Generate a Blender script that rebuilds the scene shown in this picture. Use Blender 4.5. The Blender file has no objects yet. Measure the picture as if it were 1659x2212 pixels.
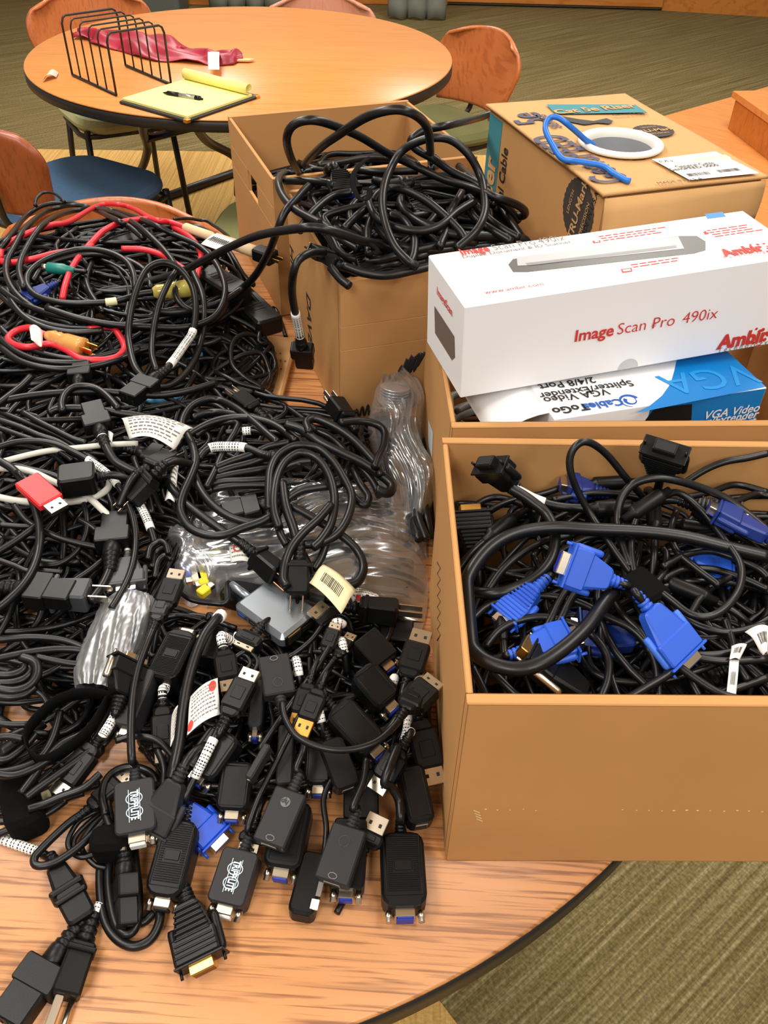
import bpy, bmesh, math, random
import numpy as np
from mathutils import Vector, Matrix
R_ = random.Random(7)
C = bpy.context.scene.collection
# ------------------------------------------------------------------ frame
# lengths below are in units of 1.136 m, heights are counted from the table tops (0.74 m above the floor)
S, ZO = 1.136, 0.74
F, PITCH, ROLL, H = 1850.0, math.radians(41.5), math.radians(-1.5), 0.66
cr, sr, ct, st = math.cos(ROLL), math.sin(ROLL), math.cos(PITCH), math.sin(PITCH)
def world(p): return (p[0]*S, p[1]*S, p[2]*S + ZO)
cam_d = bpy.data.cameras.new('camera'); cam = bpy.data.objects.new('camera', cam_d); C.objects.link(cam)
rt, upv, fw = Vector((1,0,0)), Vector((0,st,ct)), Vector((0,ct,-st))
ir, iu = rt*cr - upv*sr, rt*sr + upv*cr
cam.matrix_world = Matrix(((ir.x,iu.x,-fw.x,0),(ir.y,iu.y,-fw.y,0),(ir.z,iu.z,-fw.z,H*S+ZO),(0,0,0,1)))
cam_d.sensor_fit = 'HORIZONTAL'; cam_d.sensor_width = 36; cam_d.lens = F/1659*36
cam_d.clip_start = .02
bpy.context.scene.camera = cam
# ------------------------------------------------------------------ light
sc = bpy.context.scene
sc.view_settings.view_transform = 'Standard'; sc.view_settings.look = 'None'
sc.view_settings.exposure = -0.06; sc.view_settings.gamma = 1.0; sc.view_settings.use_curve_mapping = False
wd = bpy.data.worlds.new('World'); sc.world = wd; wd.use_nodes = True
wd.node_tree.nodes['Background'].inputs[0].default_value = (1.0, .95, .88, 1)
wd.node_tree.nodes['Background'].inputs[1].default_value = 0.34
def area(x, y, z, sx, sy, power, col=(1,.97,.92)):
    l = bpy.data.lights.new('ceiling_or_fill_light', 'AREA'); l.shape = 'RECTANGLE'; l.size = sx; l.size_y = sy
    l.energy = power; l.color = col
    o = bpy.data.objects.new('ceiling_or_fill_light', l); o.location = (x, y, z); C.objects.link(o); return o
for (x, y, pw) in ((-1.2,.5,36), (1.2,.5,30), (-1.2,2.6,50), (1.2,2.6,38), (-1.2,5.0,52), (1.2,5.0,52), (-.7,-1.45,44), (1.1,-1.45,40)):  # last two panels are added behind the camera to brighten the carton fronts
    area(x, y, 2.78, .6, 1.2, pw)
# ------------------------------------------------------------------ pixels of the photograph <-> places
def ray(px, py):
    x, y = px-829.5, py-1106
    x, y = (cr*x - sr*y)/F, (sr*x + cr*y)/F
    return x, ct - y*st, -st - y*ct
def at(px, py, z=0.0):
    d = ray(px, py); k = (z-H)/d[2]
    return Vector((d[0]*k, d[1]*k, z))
def on(px, py, hs, off):
    z = .06
    for _ in range(14):
        p = at(px, py, z); z = .5*z + .5*(hs(p.x, p.y) + off)
    return at(px, py, z)
# ------------------------------------------------------------------ materials
def lin(c): 
    return tuple((v/255/12.92 if v <= 10 else ((v/255+.055)/1.055)**2.4) for v in c) + (1.0,)
MATS = {}
def mat(name, rgb, rough=.5, metal=0.0, spec=.5, noise=0.0, scale=40, bump=0.0, bscale=200, coat=0.0, stretch=None, alpha=1.0):
    if name in MATS: return MATS[name]
    m = bpy.data.materials.new(name); m.use_nodes = True; nt = m.node_tree; b = nt.nodes['Principled BSDF']
    b.inputs['Base Color'].default_value = lin(rgb); b.inputs['Roughness'].default_value = rough
    b.inputs['Metallic'].default_value = metal; b.inputs['Specular IOR Level'].default_value = spec
    b.inputs['Coat Weight'].default_value = coat; b.inputs['Alpha'].default_value = alpha
    if noise or bump:
        tc = nt.nodes.new('ShaderNodeTexCoord'); mp = nt.nodes.new('ShaderNodeMapping'); nt.links.new(tc.outputs['Object'], mp.inputs[0])
        if stretch: mp.inputs['Scale'].default_value = stretch
    if noise:
        n = nt.nodes.new('ShaderNodeTexNoise'); n.inputs['Scale'].default_value = scale; n.inputs['Detail'].default_value = 5
        nt.links.new(mp.outputs[0], n.inputs[0])
        r = nt.nodes.new('ShaderNodeValToRGB'); c = lin(rgb)
        r.color_ramp.elements[0].position = .3; r.color_ramp.elements[1].position = .7
        r.color_ramp.elements[0].color = tuple(v*(1-noise) for v in c[:3])+(1,)
        r.color_ramp.elements[1].color = tuple(min(1, v*(1+noise)) for v in c[:3])+(1,)
        nt.links.new(n.outputs[0], r.inputs[0]); nt.links.new(r.outputs[0], b.inputs['Base Color'])
    if bump:
        n2 = nt.nodes.new('ShaderNodeTexNoise'); n2.inputs['Scale'].default_value = bscale; n2.inputs['Detail'].default_value = 3
        nt.links.new(mp.outputs[0], n2.inputs[0])
        bp = nt.nodes.new('ShaderNodeBump'); bp.inputs['Strength'].default_value = bump; bp.inputs['Distance'].default_value = .004
        nt.links.new(n2.outputs[0], bp.inputs['Height']); nt.links.new(bp.outputs[0], b.inputs['Normal'])
    MATS[name] = m; return m
def N(nt, t, **kw):
    n = nt.nodes.new('ShaderNode'+t)
    for k, v in kw.items():
        if k.startswith('_'): setattr(n, k[1:], v)
        else: n.inputs[int(k[1:]) if k[0] == 'i' and k[1:].isdigit() else k].default_value = v
    return n
def wood(name, light, dark, rot=0.0, grain=1.0, rough=.38, contrast=1.0, spec=.5):
    m = bpy.data.materials.new(name); m.use_nodes = True; nt = m.node_tree; b = nt.nodes['Principled BSDF']; L = nt.links.new
    tc = N(nt,'TexCoord'); mp = N(nt,'Mapping'); mp.inputs['Rotation'].default_value = (0,0,rot); L(tc.outputs['Object'], mp.inputs[0])
    m1 = N(nt,'Mapping'); m1.inputs['Scale'].default_value = (9*grain, 250*grain, 60*grain); L(mp.outputs[0], m1.inputs[0])
    n1 = N(nt,'TexNoise', Scale=1.0, Detail=3.0, Roughness=.55, Distortion=.35); L(m1.outputs[0], n1.inputs[0])
    m2 = N(nt,'Mapping'); m2.inputs['Scale'].default_value = (1.3*grain, 14*grain, 6*grain); L(mp.outputs[0], m2.inputs[0])
    n2 = N(nt,'TexNoise', Scale=1.0, Detail=3.0, Roughness=.5, Distortion=.8); L(m2.outputs[0], n2.inputs[0])
    r1 = N(nt,'ValToRGB'); r1.color_ramp.elements[0].position = .36; r1.color_ramp.elements[1].position = .50
    r1.color_ramp.elements[0].color = (0,0,0,1); r1.color_ramp.elements[1].color = (1,1,1,1); L(n1.outputs[0], r1.inputs[0])
    r2 = N(nt,'ValToRGB'); r2.color_ramp.elements[0].position = .3; r2.color_ramp.elements[1].position = .62
    r2.color_ramp.elements[0].color = (.62,.62,.62,1); r2.color_ramp.elements[1].color = (1,1,1,1); L(n2.outputs[0], r2.inputs[0])
    mx = N(nt,'Math', _operation='MULTIPLY'); L(r1.outputs[0], mx.inputs[0]); L(r2.outputs[0], mx.inputs[1])
    ml = N(nt,'Math', _operation='MULTIPLY_ADD', i1=contrast, i2=1-contrast); L(mx.outputs[0], ml.inputs[0])
    c = N(nt,'Mix', _data_type='RGBA'); c.inputs[6].default_value = lin(dark); c.inputs[7].default_value = lin(light)
    L(ml.outputs[0], c.inputs[0]); L(c.outputs[2], b.inputs['Base Color'])
    b.inputs['Roughness'].default_value = rough; b.inputs['Specular IOR Level'].default_value = spec
    MATS[name] = m; return m
BLK = mat('black cable jacket', (12,12,14), .36, spec=.42)
BLK2 = mat('satin black cable jacket', (18,19,21), .48, spec=.4)
BPL = mat('black plastic', (13,13,14), .40, spec=.28, bump=.03, bscale=900)
GPL = mat('charcoal plastic', (37,37,39), .5, spec=.28, bump=.04, bscale=1200)
DGR = mat('dark grey plastic', (58,59,62), .5)
DARK = mat('dark opening', (5,5,6), .6)
MET = mat('nickel plated metal', (214,203,184), .26, metal=1.0)
GOLD = mat('gold plated metal', (224,176,92), .28, metal=1.0)
COP = mat('copper coloured metal', (190,130,95), .35, metal=1.0)
BLUE = mat('blue plastic', (38,86,196), .42)
BLUED = mat('dark blue plastic', (22,46,120), .42)
VBLUE = mat('blue port insert', (30,50,150), .4)
RED = mat('red cable jacket', (214,38,52), .4)
REDP = mat('red plastic', (216,40,46), .45)
WHT = mat('white paper', (236,234,228), .6)
WPL = mat('white plastic', (232,230,222), .45)
WCAB = mat('off white cable jacket', (205,203,192), .42)
INK = mat('black ink', (28,28,28), .7)
REDI = mat('red ink', (200,52,40), .6)
GREYI = mat('grey ink', (120,112,108), .6)
TEAL = mat('teal plastic', (20,120,110), .4)
VEL = mat('black hook and loop fabric', (12,12,13), .95, spec=.1, bump=.4, bscale=1500)
CARD = mat('cardboard', (186,138,86), .8, spec=.2, noise=.05, scale=7)
CARDE = mat('cardboard cut edge', (212,170,118), .85, spec=.2, noise=.05, scale=30)
KRAFT = mat('kraft paper', (198,154,102), .75, spec=.2, noise=.04, scale=14)
# ------------------------------------------------------------------ mesh collecting
class MB:
    def __init__(s): s.v, s.f, s.sm, s.n = [], [], [], 0
    def add(s, V, Fc, smooth=False):
        o = s.n; s.v.append(np.asarray(V, float).reshape(-1,3)); s.n += len(s.v[-1])
        s.f += [tuple(i+o for i in f) for f in Fc]; s.sm += [smooth]*len(Fc); return s
    def slab(s, fr, L, W, T, R=.002, b=.0008, taper=1.0, seg=3, tt=1.0):
        # rounded block centred on the frame: length along x, width along y, thickness along z
        R = min(R, L/2-1e-6, W/2-1e-6); b = min(b, T/2*.98)
        pts = []
        for (cx, cy, a0) in ((1,1,0),(-1,1,90),(-1,-1,180),(1,-1,270)):
            for k in range(seg+1):
                a = math.radians(a0+90*k/seg); pts.append((cx*(L/2-R), cy*(W/2-R), math.cos(a), math.sin(a)))
        V = []; n = len(pts)
        for (z, ins) in ((-T/2,b),(-T/2+b,0),(T/2-b,0),(T/2,b)):
            for (x,y,c,q) in pts:
                X, Y = x+c*(R-ins), y+q*(R-ins)
                k = .5+X/L
                V.append(fr.p(X, Y*(1+(taper-1)*k), z*(1+(tt-1)*k)))
        Fc = []; m = seg+1
        for z, base in ((-T/2,0),(T/2,3*n)):
            i0 = len(V)
            for (cx, cy) in ((1,1),(-1,1),(-1,-1),(1,-1)):
                X, Y = cx*(L/2-R), cy*(W/2-R); k = .5+X/L; V.append(fr.p(X, Y*(1+(taper-1)*k), z*(1+(tt-1)*k)))
            Q = [(i0,i0+1,i0+2,i0+3)]
            for c in range(4):
                Q += [(i0+c, base+c*m+j, base+c*m+j+1) for j in range(seg)]
                d = (c+1)%4; Q.append((i0+c, base+c*m+seg, base+d*m, i0+d))
            Fc += [q[::-1] for q in Q] if z < 0 else Q
        for l in range(3):
            for i in range(n): j=(i+1)%n; Fc.append((l*n+i, l*n+j, (l+1)*n+j, (l+1)*n+i))
        return s.add(V, Fc)
    def tube(s, P, r, sides=8, caps=True, flat=1.0, up=None):
        P = np.asarray([tuple(p) for p in P], float); n = len(P)
        T = np.gradient(P, axis=0); T /= (np.linalg.norm(T, axis=1)[:,None]+1e-12)
        r = np.broadcast_to(np.asarray(r, float), (n,))
        u = np.array(up if up is not None else ((0,0,1) if abs(T[0][2]) < .9 else (1,0,0)), float)
        V = np.zeros((n, sides, 3)); a = np.arange(sides)*2*math.pi/sides
        for i in range(n):
            if up is not None: u = np.array(up, float)
            u = u - T[i]*u.dot(T[i]); u /= (np.linalg.norm(u)+1e-12); w = np.cross(T[i], u)
            V[i] = P[i] + r[i]*(np.cos(a)[:,None]*u*flat + np.sin(a)[:,None]*w)
        Fc = []
        for i in range(n-1):
            for k in range(sides):
                j=(k+1)%sides; Fc.append((i*sides+k, i*sides+j, (i+1)*sides+j, (i+1)*sides+k))
        if caps: Fc += [tuple(range(sides))[::-1], tuple((n-1)*sides+k for k in range(sides))]
        return s.add(V, Fc, True)
    def lathe(s, fr, prof, sides=16):
        # profile (x along the axis, radius)
        V = []; 
        for (x, r) in prof:
            for k in range(sides):
                a = 2*math.pi*k/sides; V.append(fr.p(x, r*math.cos(a), r*math.sin(a)))
        Fc = []
        for i in range(len(prof)-1):
            for k in range(sides): j=(k+1)%sides; Fc.append((i*sides+k, i*sides+j, (i+1)*sides+j, (i+1)*sides+k))
        Fc += [tuple(range(sides))[::-1], tuple((len(prof)-1)*sides+k for k in range(sides))]
        return s.add(V, Fc, True)
    def poly(s, P, thick=None):
        # flat outline, given thickness along a vector
        n = len(P)
        if thick is None: return s.add([tuple(p) for p in P], [tuple(range(n))])
        V = [tuple(p) for p in P] + [tuple(Vector(p)+thick) for p in P]
        return s.add(V, [tuple(range(n))[::-1], tuple(range(n,2*n))] + [(i,(i+1)%n,n+(i+1)%n,n+i) for i in range(n)])
    def grid(s, fn, nu, nv, thick=None, smooth=True):
        V = [fn(i/nu, j/nv) for i in range(nu+1) for j in range(nv+1)]; w = nv+1
        Fc = [(i*w+j,(i+1)*w+j,(i+1)*w+j+1,i*w+j+1) for i in range(nu) for j in range(nv)]
        return s.add([tuple(v) for v in V], Fc, smooth)
class Fr:
    def __init__(s, o, x, y=None, z=None):
        s.o = Vector(o); s.x = Vector(x).normalized()
        if z is None and y is None: z = Vector((0,0,1)) if abs(s.x.z) < .95 else Vector((0,1,0))
        if y is None:
            z = Vector(z); y = z.cross(s.x)
        s.y = (Vector(y) - s.x*Vector(y).dot(s.x)).normalized(); s.z = s.x.cross(s.y)
    def p(s, a, b, c): return s.o + s.x*a + s.y*b + s.z*c
    def sh(s, a=0, b=0, c=0): return Fr(s.p(a,b,c), s.x, s.y)
ORG = {}
def mk(name, mb, m, parent=None, label=None, cat=None, group=None, kind=None, base=None, solid=None, subs=0):
    me = bpy.data.meshes.new(name); V = np.concatenate(mb.v)*S; V[:,2] += ZO
    if parent is None:
        o_ = np.array(world(base)) if base is not None else np.array([(V[:,0].min()+V[:,0].max())/2, (V[:,1].min()+V[:,1].max())/2, V[:,2].min()])
    else: o_ = ORG[parent.name]
    me.from_pydata((V-o_).tolist(), [], mb.f); me.polygons.foreach_set('use_smooth', mb.sm); me.update()
    o = bpy.data.objects.new(name, me); C.objects.link(o); me.materials.append(m); ORG[o.name] = o_
    if parent is None: o.location = o_
    else: o.parent = parent
    tag(o, label, cat, group, kind)
    if solid:
        md = o.modifiers.new('thickness', 'SOLIDIFY'); md.thickness = solid; md.offset = 0
    if subs:
        md = o.modifiers.new('smooth', 'SUBSURF'); md.levels = md.render_levels = subs
    return o
def tag(o, label=None, cat=None, group=None, kind=None):
    for k, v in (('label',label),('category',cat),('group',group),('kind',kind)):
        if v: o[k] = v
    return o
def empty(name, p, label, cat, group=None):
    o = bpy.data.objects.new(name, None); C.objects.link(o); w = world(p); o.location = w; o.empty_display_size = .02
    ORG[o.name] = np.array(w); return tag(o, label, cat, group)
def text(s, size, m, fr, parent, name='lettering', bold=0.0, align='CENTER', shear=0.0, squeeze=1.0, spacing=1.0):
    # writing that lies on the frame: x = reading direction, y = up of the letters
    cu = bpy.data.curves.new(name, 'FONT'); cu.body = s; cu.size = size; cu.align_x = align; cu.align_y = 'CENTER'
    cu.offset = bold*size; cu.shear = shear; cu.space_character = spacing; cu.resolution_u = 3
    to = bpy.data.objects.new('t', cu); me = bpy.data.meshes.new_from_object(to); bpy.data.objects.remove(to)
    mb = MB(); mb.add([tuple(fr.p(v.co.x*squeeze, v.co.y, .0004)) for v in me.vertices], [tuple(p.vertices) for p in me.polygons])
    bpy.data.meshes.remove(me)
    return mk(name, mb, m, parent)
def smooth(P, n=7):
    P = [Vector(p) for p in P]; Q = [P[0]*2-P[1]] + P + [P[-1]*2-P[-2]]; out = []
    for i in range(1, len(Q)-2):
        p0,p1,p2,p3 = Q[i-1:i+3]
        for k in range(n):
            t = k/n
            out.append(.5*((2*p1)+(p2-p0)*t+(2*p0-5*p1+4*p2-p3)*t*t+(3*p1-p0-3*p2+p3)*t**3))
    out.append(P[-1]); return out
# ------------------------------------------------------------------ the room
FL = -ZO/S
def carpet(name, c1, c2, c3, rot, amount=1.0):
    m = bpy.data.materials.new(name); m.use_nodes = True; nt = m.node_tree; b = nt.nodes['Principled BSDF']; L = nt.links.new
    tc = N(nt,'TexCoord'); mp = N(nt,'Mapping', _vector_type='TEXTURE'); mp.inputs['Rotation'].default_value = (0,0,rot); L(tc.outputs['Object'], mp.inputs[0])
    ma = N(nt,'Mapping'); ma.inputs['Scale'].default_value = (1.2, 130, 1); L(mp.outputs[0], ma.inputs[0])
    n1 = N(nt,'TexNoise', Scale=1.0, Detail=3.0, Roughness=.65); L(ma.outputs[0], n1.inputs[0])
    mb_ = N(nt,'Mapping'); mb_.inputs['Scale'].default_value = (190, 130, 1); L(mp.outputs[0], mb_.inputs[0])
    n2 = N(nt,'TexNoise', Scale=1.0, Detail=1.0); L(mb_.outputs[0], n2.inputs[0])
    r = N(nt,'ValToRGB'); e = r.color_ramp.elements; e[0].position=.36; e[1].position=.68; e[0].color=lin(c1); e[1].color=lin(c3)
    k = r.color_ramp.elements.new(.52); k.color = lin(c2); L(n1.outputs[0], r.inputs[0])
    r2 = N(nt,'ValToRGB'); e = r2.color_ramp.elements; e[0].position=.35; e[1].position=.7; e[0].color=(.72,.72,.72,1); e[1].color=(1.25,1.25,1.2,1); L(n2.outputs[0], r2.inputs[0])
    mx = N(nt,'Mix', _data_type='RGBA', _blend_type='MULTIPLY'); mx.inputs[0].default_value = amount; L(r.outputs[0], mx.inputs[6]); L(r2.outputs[0], mx.inputs[7])
    L(mx.outputs[2], b.inputs['Base Color']); b.inputs['Roughness'].default_value = .95; b.inputs['Specular IOR Level'].default_value = .1
    bp = N(nt,'Bump', Strength=.5, Distance=.003); L(n2.outputs[0], bp.inputs['Height']); L(bp.outputs[0], b.inputs['Normal'])
    return m
CG = carpet('olive striped carpet', (102,88,55), (124,109,72), (152,140,104), math.radians(39.6))
CT = carpet('tan carpet', (186,146,84), (204,164,98), (216,178,112), math.radians(90), .4)
WALLM = mat('cream wall paint', (214,206,188), .85)
OAK = wood('honey oak trim', (206,132,58), (178,104,38), 0, .5, .4, .7)
def st_box(name, x0, x1, y0, y1, z0, z1, m):
    mb = MB(); mb.slab(Fr(((x0+x1)/2,(y0+y1)/2,(z0+z1)/2),(1,0,0)), x1-x0, y1-y0, z1-z0, .001, .001)
    return mk(name, mb, m, kind='structure')
st_box('floor', -4.2, 3.8, -2.2, 6.93, FL-.05, FL, CG)
mb = MB(); mb.poly([(p[0],p[1],FL-.002) for p in ((.51,-.06),(-.11,.70),(.55,1.4),(1.0,3.86),(.9,3.88),(-4.0,3.70),(-4.0,-1.4),(.9,-1.4))], Vector((0,0,.004)))
mk('floor', mb, CT, kind='structure')
st_box('wall_back', -4.2, 3.8, 6.93, 7.03, FL, 1.8, WALLM)
st_box('ceiling', -4.2, 3.8, -2.2, 6.93, 1.8, 1.85, mat('white ceiling tile', (236,232,222), .9))
# oak base board along the back wall, with a recessed gap below its middle length
mb = MB(); mb.slab(Fr((-1.9,6.78,FL+.1),(1,.055,0)), 4.5, .1, .2, .001, .004); mk('baseboard_back', mb, OAK, kind='structure')
mb = MB(); mb.slab(Fr((1.10,6.90,FL+.122),(1,0,0)), 1.50, .1, .2, .001, .004); mk('baseboard_back', mb, OAK, kind='structure')
mb = MB(); mb.slab(Fr((2.85,6.75,FL+.08),(1,-.17,0)), 2.0, .08, .2, .001, .004); mk('baseboard_back', mb, OAK, kind='structure')
TWOOD = wood('table top laminate', (206,144,90), (120,72,36), math.radians(2), .95, .36, .85)
FWOOD = wood('far table top laminate', (214,142,76), (182,110,54), math.radians(-2), .5, .34, .5)
EDGE = mat('black edge band', (26,24,24), .5)
TUBE = mat('dark brown painted steel', (34,26,22), .4)
# ------------------------------------------------------------------ round tables
def disc(mb, cx, cy, r, z0, z1, n=160, bev=.002):
    fr = Fr((cx,cy,z0),(0,0,1),(0,1,0)); mb.lathe(fr, [(0,r),(z1-z0-bev,r),(z1-z0,r-bev)], n)
def round_table(cx, cy, r, m, label, rot, bent=False):
    t = empty('round_table', (cx,cy,FL), label, 'table')
    mb = MB(); disc(mb, cx, cy, r-.001, -.004, 0); mk('table_top', mb, m, t)
    mb = MB(); disc(mb, cx, cy, r, -.030, -.0045, bev=.004); mk('edge_band', mb, EDGE, t)
    mb = MB(); disc(mb, cx, cy, r*.62, -.085, -.030, 60); mk('apron', mb, mat('dark apron board', (40,30,24), .6), t)
    for s in (() if bent else (-1, 1)):
        a = Vector((math.cos(rot), math.sin(rot), 0)); b = Vector((-a.y, a.x, 0)); c = Vector((cx,cy,0)) + b*s*.27
        mb = MB()
        for q in (-1, 1):
            P = [c+a*q*.20+Vector((0,0,-.03)), c+a*q*.20+Vector((0,0,-.16)), c+a*q*.19+Vector((0,0,-.22)), c+a*q*.10+Vector((0,0,-.33)), c+a*q*.085+Vector((0,0,-.38)), c+a*q*.085+Vector((0,0,FL+.03))]
            mb.tube(smooth(P,5), .0125, 10)
        mk('leg_frame', mb, TUBE, t)
        mb = MB(); mb.tube([c+a*-.36+Vector((0,0,FL+.018)), c+a*.36+Vector((0,0,FL+.018))], .016, 10); mk('foot_bar', mb, TUBE, t)
    if bent:   # two bent tube frames tied by a bar, on one long foot
        for q in ([at(308,262,-.04), at(309,282,-.11), at(316,305,-.19), at(318,328,-.25), at(302,370,-.36), at(262,404,-.46), at(225,440,-.56)], [at(425,272,-.04), at(434,290,-.11), at(455,310,-.19), at(503,336,-.27), at(512,362,-.34), at(513,420,-.46)]):
            mb = MB(); mb.tube(smooth(q,6), .0125, 10); mk('leg_frame', mb, TUBE, t)
        mb = MB(); mb.tube([at(318,300,-.17), at(425,272,-.10)], .011, 10); mk('cross_bar', mb, TUBE, t)
        mb = MB(); mb.tube([at(300,446,FL+.018), at(640,325,FL+.018)], .016, 10); mk('foot_bar', mb, TUBE, t); return t
    mb = MB(); a = Vector((math.cos(rot), math.sin(rot), 0)); b = Vector((-a.y, a.x, 0)); c = Vector((cx,cy,0))
    mb.tube([c+b*-.27+Vector((0,0,-.15)), c+b*.27+Vector((0,0,-.15))], .012, 10); mk('cross_bar', mb, TUBE, t)
    return t
TB = (-.243, .818, .652); TA = (-.445, 2.75, .61)
round_table(*TB, TWOOD, 'round wood-grain table with black edge band covered in cables and cartons', .5)
round_table(*TA, FWOOD, 'round honey-brown table holding a wire rack and a yellow legal pad', .6, True)
# ------------------------------------------------------------------ chairs
CHW = wood('cherry plywood', (196,112,60), (160,80,38), 1.2, .5, .35, .6)
CHW2 = wood('dark cherry plywood', (150,78,40), (112,52,24), 1.2, .5, .35, .6)
CHP = wood('plywood with painted glare', (212,146,118), (196,126,98), 1.2, .5, .3, .5)  # glare on the wood put into its pale pinkish colour
OLV = mat('olive seat fabric', (124,126,84), .95, spec=.1, bump=.2, bscale=600)
OLV2 = mat('pale olive seat fabric', (160,158,118), .95, spec=.1, bump=.2, bscale=600)
BLU = mat('slate blue seat fabric', (76,104,134), .95, spec=.1, noise=.12, scale=60, bump=.25, bscale=500, stretch=(1,6,1))
def chair(sx, sy, fx, fy, seatm, backm, label, w=.38, top=0.0, d=.36, bw=None, br=.07):
    # sx, sy: seat centre; f: the way the sitter faces
    f = Vector((fx,fy,0)).normalized(); q = Vector((f.y,-f.x,0)); o = Vector((sx,sy,0)); zs = -.255
    t = empty('side_chair', (sx,sy,FL), label, 'chair')
    mb = MB(); fr = Fr(o+Vector((0,0,zs-.02)), f, -q); mb.slab(fr, d, w, .042, .11, .016, .82, 6); mk('seat', mb, seatm, t)
    bw = bw or w; hb = top+.235
    def bk(u, v):
        X = (u-.5)*2; z = top-hb + v*hb
        e = min(1, max(0, (v-.0)))
        hw = bw/2*(.78+.22*min(1, v*1.5))
        if v > 1-br/hb:
            k = (v-(1-br/hb))*hb/br; hw -= br*(1-math.sqrt(max(0,1-k*k)))*.9
        x = X*hw
        z2 = z - .03*(X*X)*v
        return o - f*(d/2+.015 + .05*v - .055*X*X*(bw/.38)) + q*x + Vector((0,0,z2))
    mb = MB(); mb.grid(bk, 14, 24); mk('backrest', mb, backm, t, solid=.013)
    for a in (-1, 1):
        mb = MB(); P0 = o+f*(d/2-.04)+q*a*(w/2-.05)
        mb.tube([P0+Vector((0,0,zs-.03)), P0+f*.02+q*a*.02+Vector((0,0,FL+.005))], .0105, 10); lg = mk('leg', mb, TUBE, t)
        mb = MB(); P0 = o-f*(d/2-.03)+q*a*(w/2-.05)
        mb.tube([P0+Vector((0,0,zs-.03)), P0-f*.09+q*a*.02+Vector((0,0,FL+.005))], .0105, 10); mk('leg', mb, TUBE, t)
    mb = MB(); P = []
    for k in range(25):
        a = 2*math.pi*k/24; P.append(o + f*(d/2-.03)*max(-1,min(1,1.3*math.cos(a))) + q*(w/2-.03)*max(-1,min(1,1.3*math.sin(a))) + Vector((0,0,zs-.048)))
    mb.tube(P, .009, 8); mk('seat_frame', mb, TUBE, t)
    for a in (-1,1):
        mb = MB(); P0 = o - f*(d/2-.03) + q*a*.06
        mb.tube(smooth([P0+Vector((0,0,zs-.04)), P0-f*.06+Vector((0,0,zs+.0)), P0-f*.075+Vector((0,0,zs+.1))],4), .009, 8)
        mk('back_support', mb, TUBE, t)
    return t
chair(-.95, 3.10, .48, -.87, OLV2, CHW, 'cherry wood chair with pale olive seat tucked behind the wire rack', top=.05, bw=.42)
chair(-.27, 3.22, 0, -1, OLV, CHP, 'wooden chair with painted-in pinkish glare on the far rim of the honey-brown table', top=.03, bw=.40)
chair(.13, 3.0, -.80, -.60, OLV, CHW, 'cherry wood chair with olive seat beside the printed cable carton', top=.0, bw=.40)
chair(-.90, 2.36, .50, .87, BLU, CHW2, 'dark cherry chair with slate blue seat', w=.46, top=.0, d=.46, bw=.42)
chair(-.53, 1.40, 0, -1, OLV, CHW, 'chair whose curved plywood top rim shows above the heap of coiled cords', top=.005, bw=.46)
chair(-.285, 2.16, -1, .1, OLV, CHW, 'chair with olive seat half hidden behind the tall carton with hand slots', top=-.03)
# ------------------------------------------------------------------ far end of the room
GRC = mat('grey drape fabric', (132,136,126), .9, spec=.1)
def drape(x0, x1, y, zt, label, n=5):
    mb = MB()
    fn = lambda u, v: (x0+(x1-x0)*u, y - .05*abs(math.sin(u*n*math.pi))**.6 - .01*(1-v), FL+.01*math.sin(u*17)+.012+(zt-FL)*v)
    mb.grid(fn, 60, 6); return mk('drape', mb, GRC, None, label, 'drape', solid=.006)
drape(-.06, .32, 6.43, -.2, 'grey pleated drape reaching the carpet near the oak skirting', 3)
drape(-1.26, -.77, 6.55, -.2, 'grey drape hanging behind the honey-brown table', 4)
t = empty('storage_tote', (-1.66,6.42,FL), 'dark grey plastic storage tote on the carpet along the back wall', 'tote')
mb = MB(); mb.slab(Fr((-1.66,6.45,FL+.12),(1,0,0)), .50, .32, .24, .03, .01); mk('body', mb, mat('grey tote plastic', (92,96,88), .6), t)
mb = MB(); mb.slab(Fr((-1.66,6.45,FL+.255),(1,0,0)), .54, .36, .03, .03, .006); mk('lid', mb, DGR, t)
mb = MB(); mb.slab(Fr((-1.31,6.72,FL+.12),(1,0,0)), .28, .12, .24, .004, .004); mk('oak_crate', mb, OAK, None, 'plain tan wooden crate by the grey tote', 'crate')
# honey pine bench: a low shelf with a raised block
t = empty('pine_bench', (1.5,3.1,FL), 'honey pine bench with a raised block and dark knots', 'bench')
a = Vector((.516,.42,0)).normalized(); b = Vector((a.y,-a.x,0)); o = Vector((.965,3.277,0))
PINE = wood('honey pine', (214,140,72), (188,112,50), .68, .4, .42, .6); PINE2 = wood('shaded pine', (196,118,44), (160,84,26), .68, .4, .42, .6)  # one pine: lit tops lighter, shaded sides darker, put into the colours
mb = MB(); P = [o-a*.6, o+a*1.6, o+a*1.6+b*1.3, o-a*.6+b*1.3]
mb.poly([(p.x,p.y,-.325) for p in P], Vector((0,0,.025))); mk('bench_top', mb, PINE, t)
mb = MB(); P = [o-a*.57+b*.03, o+a*1.57+b*.03, o+a*1.57+b*1.27, o-a*.57+b*1.27]
mb.poly([(p.x,p.y,FL) for p in P], Vector((0,0,-.325-FL))); mk('bench_base', mb, PINE2, t)
c0 = at(1572,278,-.3); d1 = (at(1659,346,-.3)-c0).normalized(); d2 = Vector((-d1.y,d1.x,0))
if d2.y < 0: d2 = -d2
P = [c0, c0+d1*.9, c0+d1*.9+d2*.6, c0+d2*.6]
mb = MB(); mb.poly([(p.x,p.y,-.2995) for p in P], Vector((0,0,.10))); mk('raised_block', mb, PINE2, t)
e = .012; P = [c0-d1*e-d2*e, c0+d1*.9-d2*e, c0+d1*.9+d2*.6, c0-d1*e+d2*.6]
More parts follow.
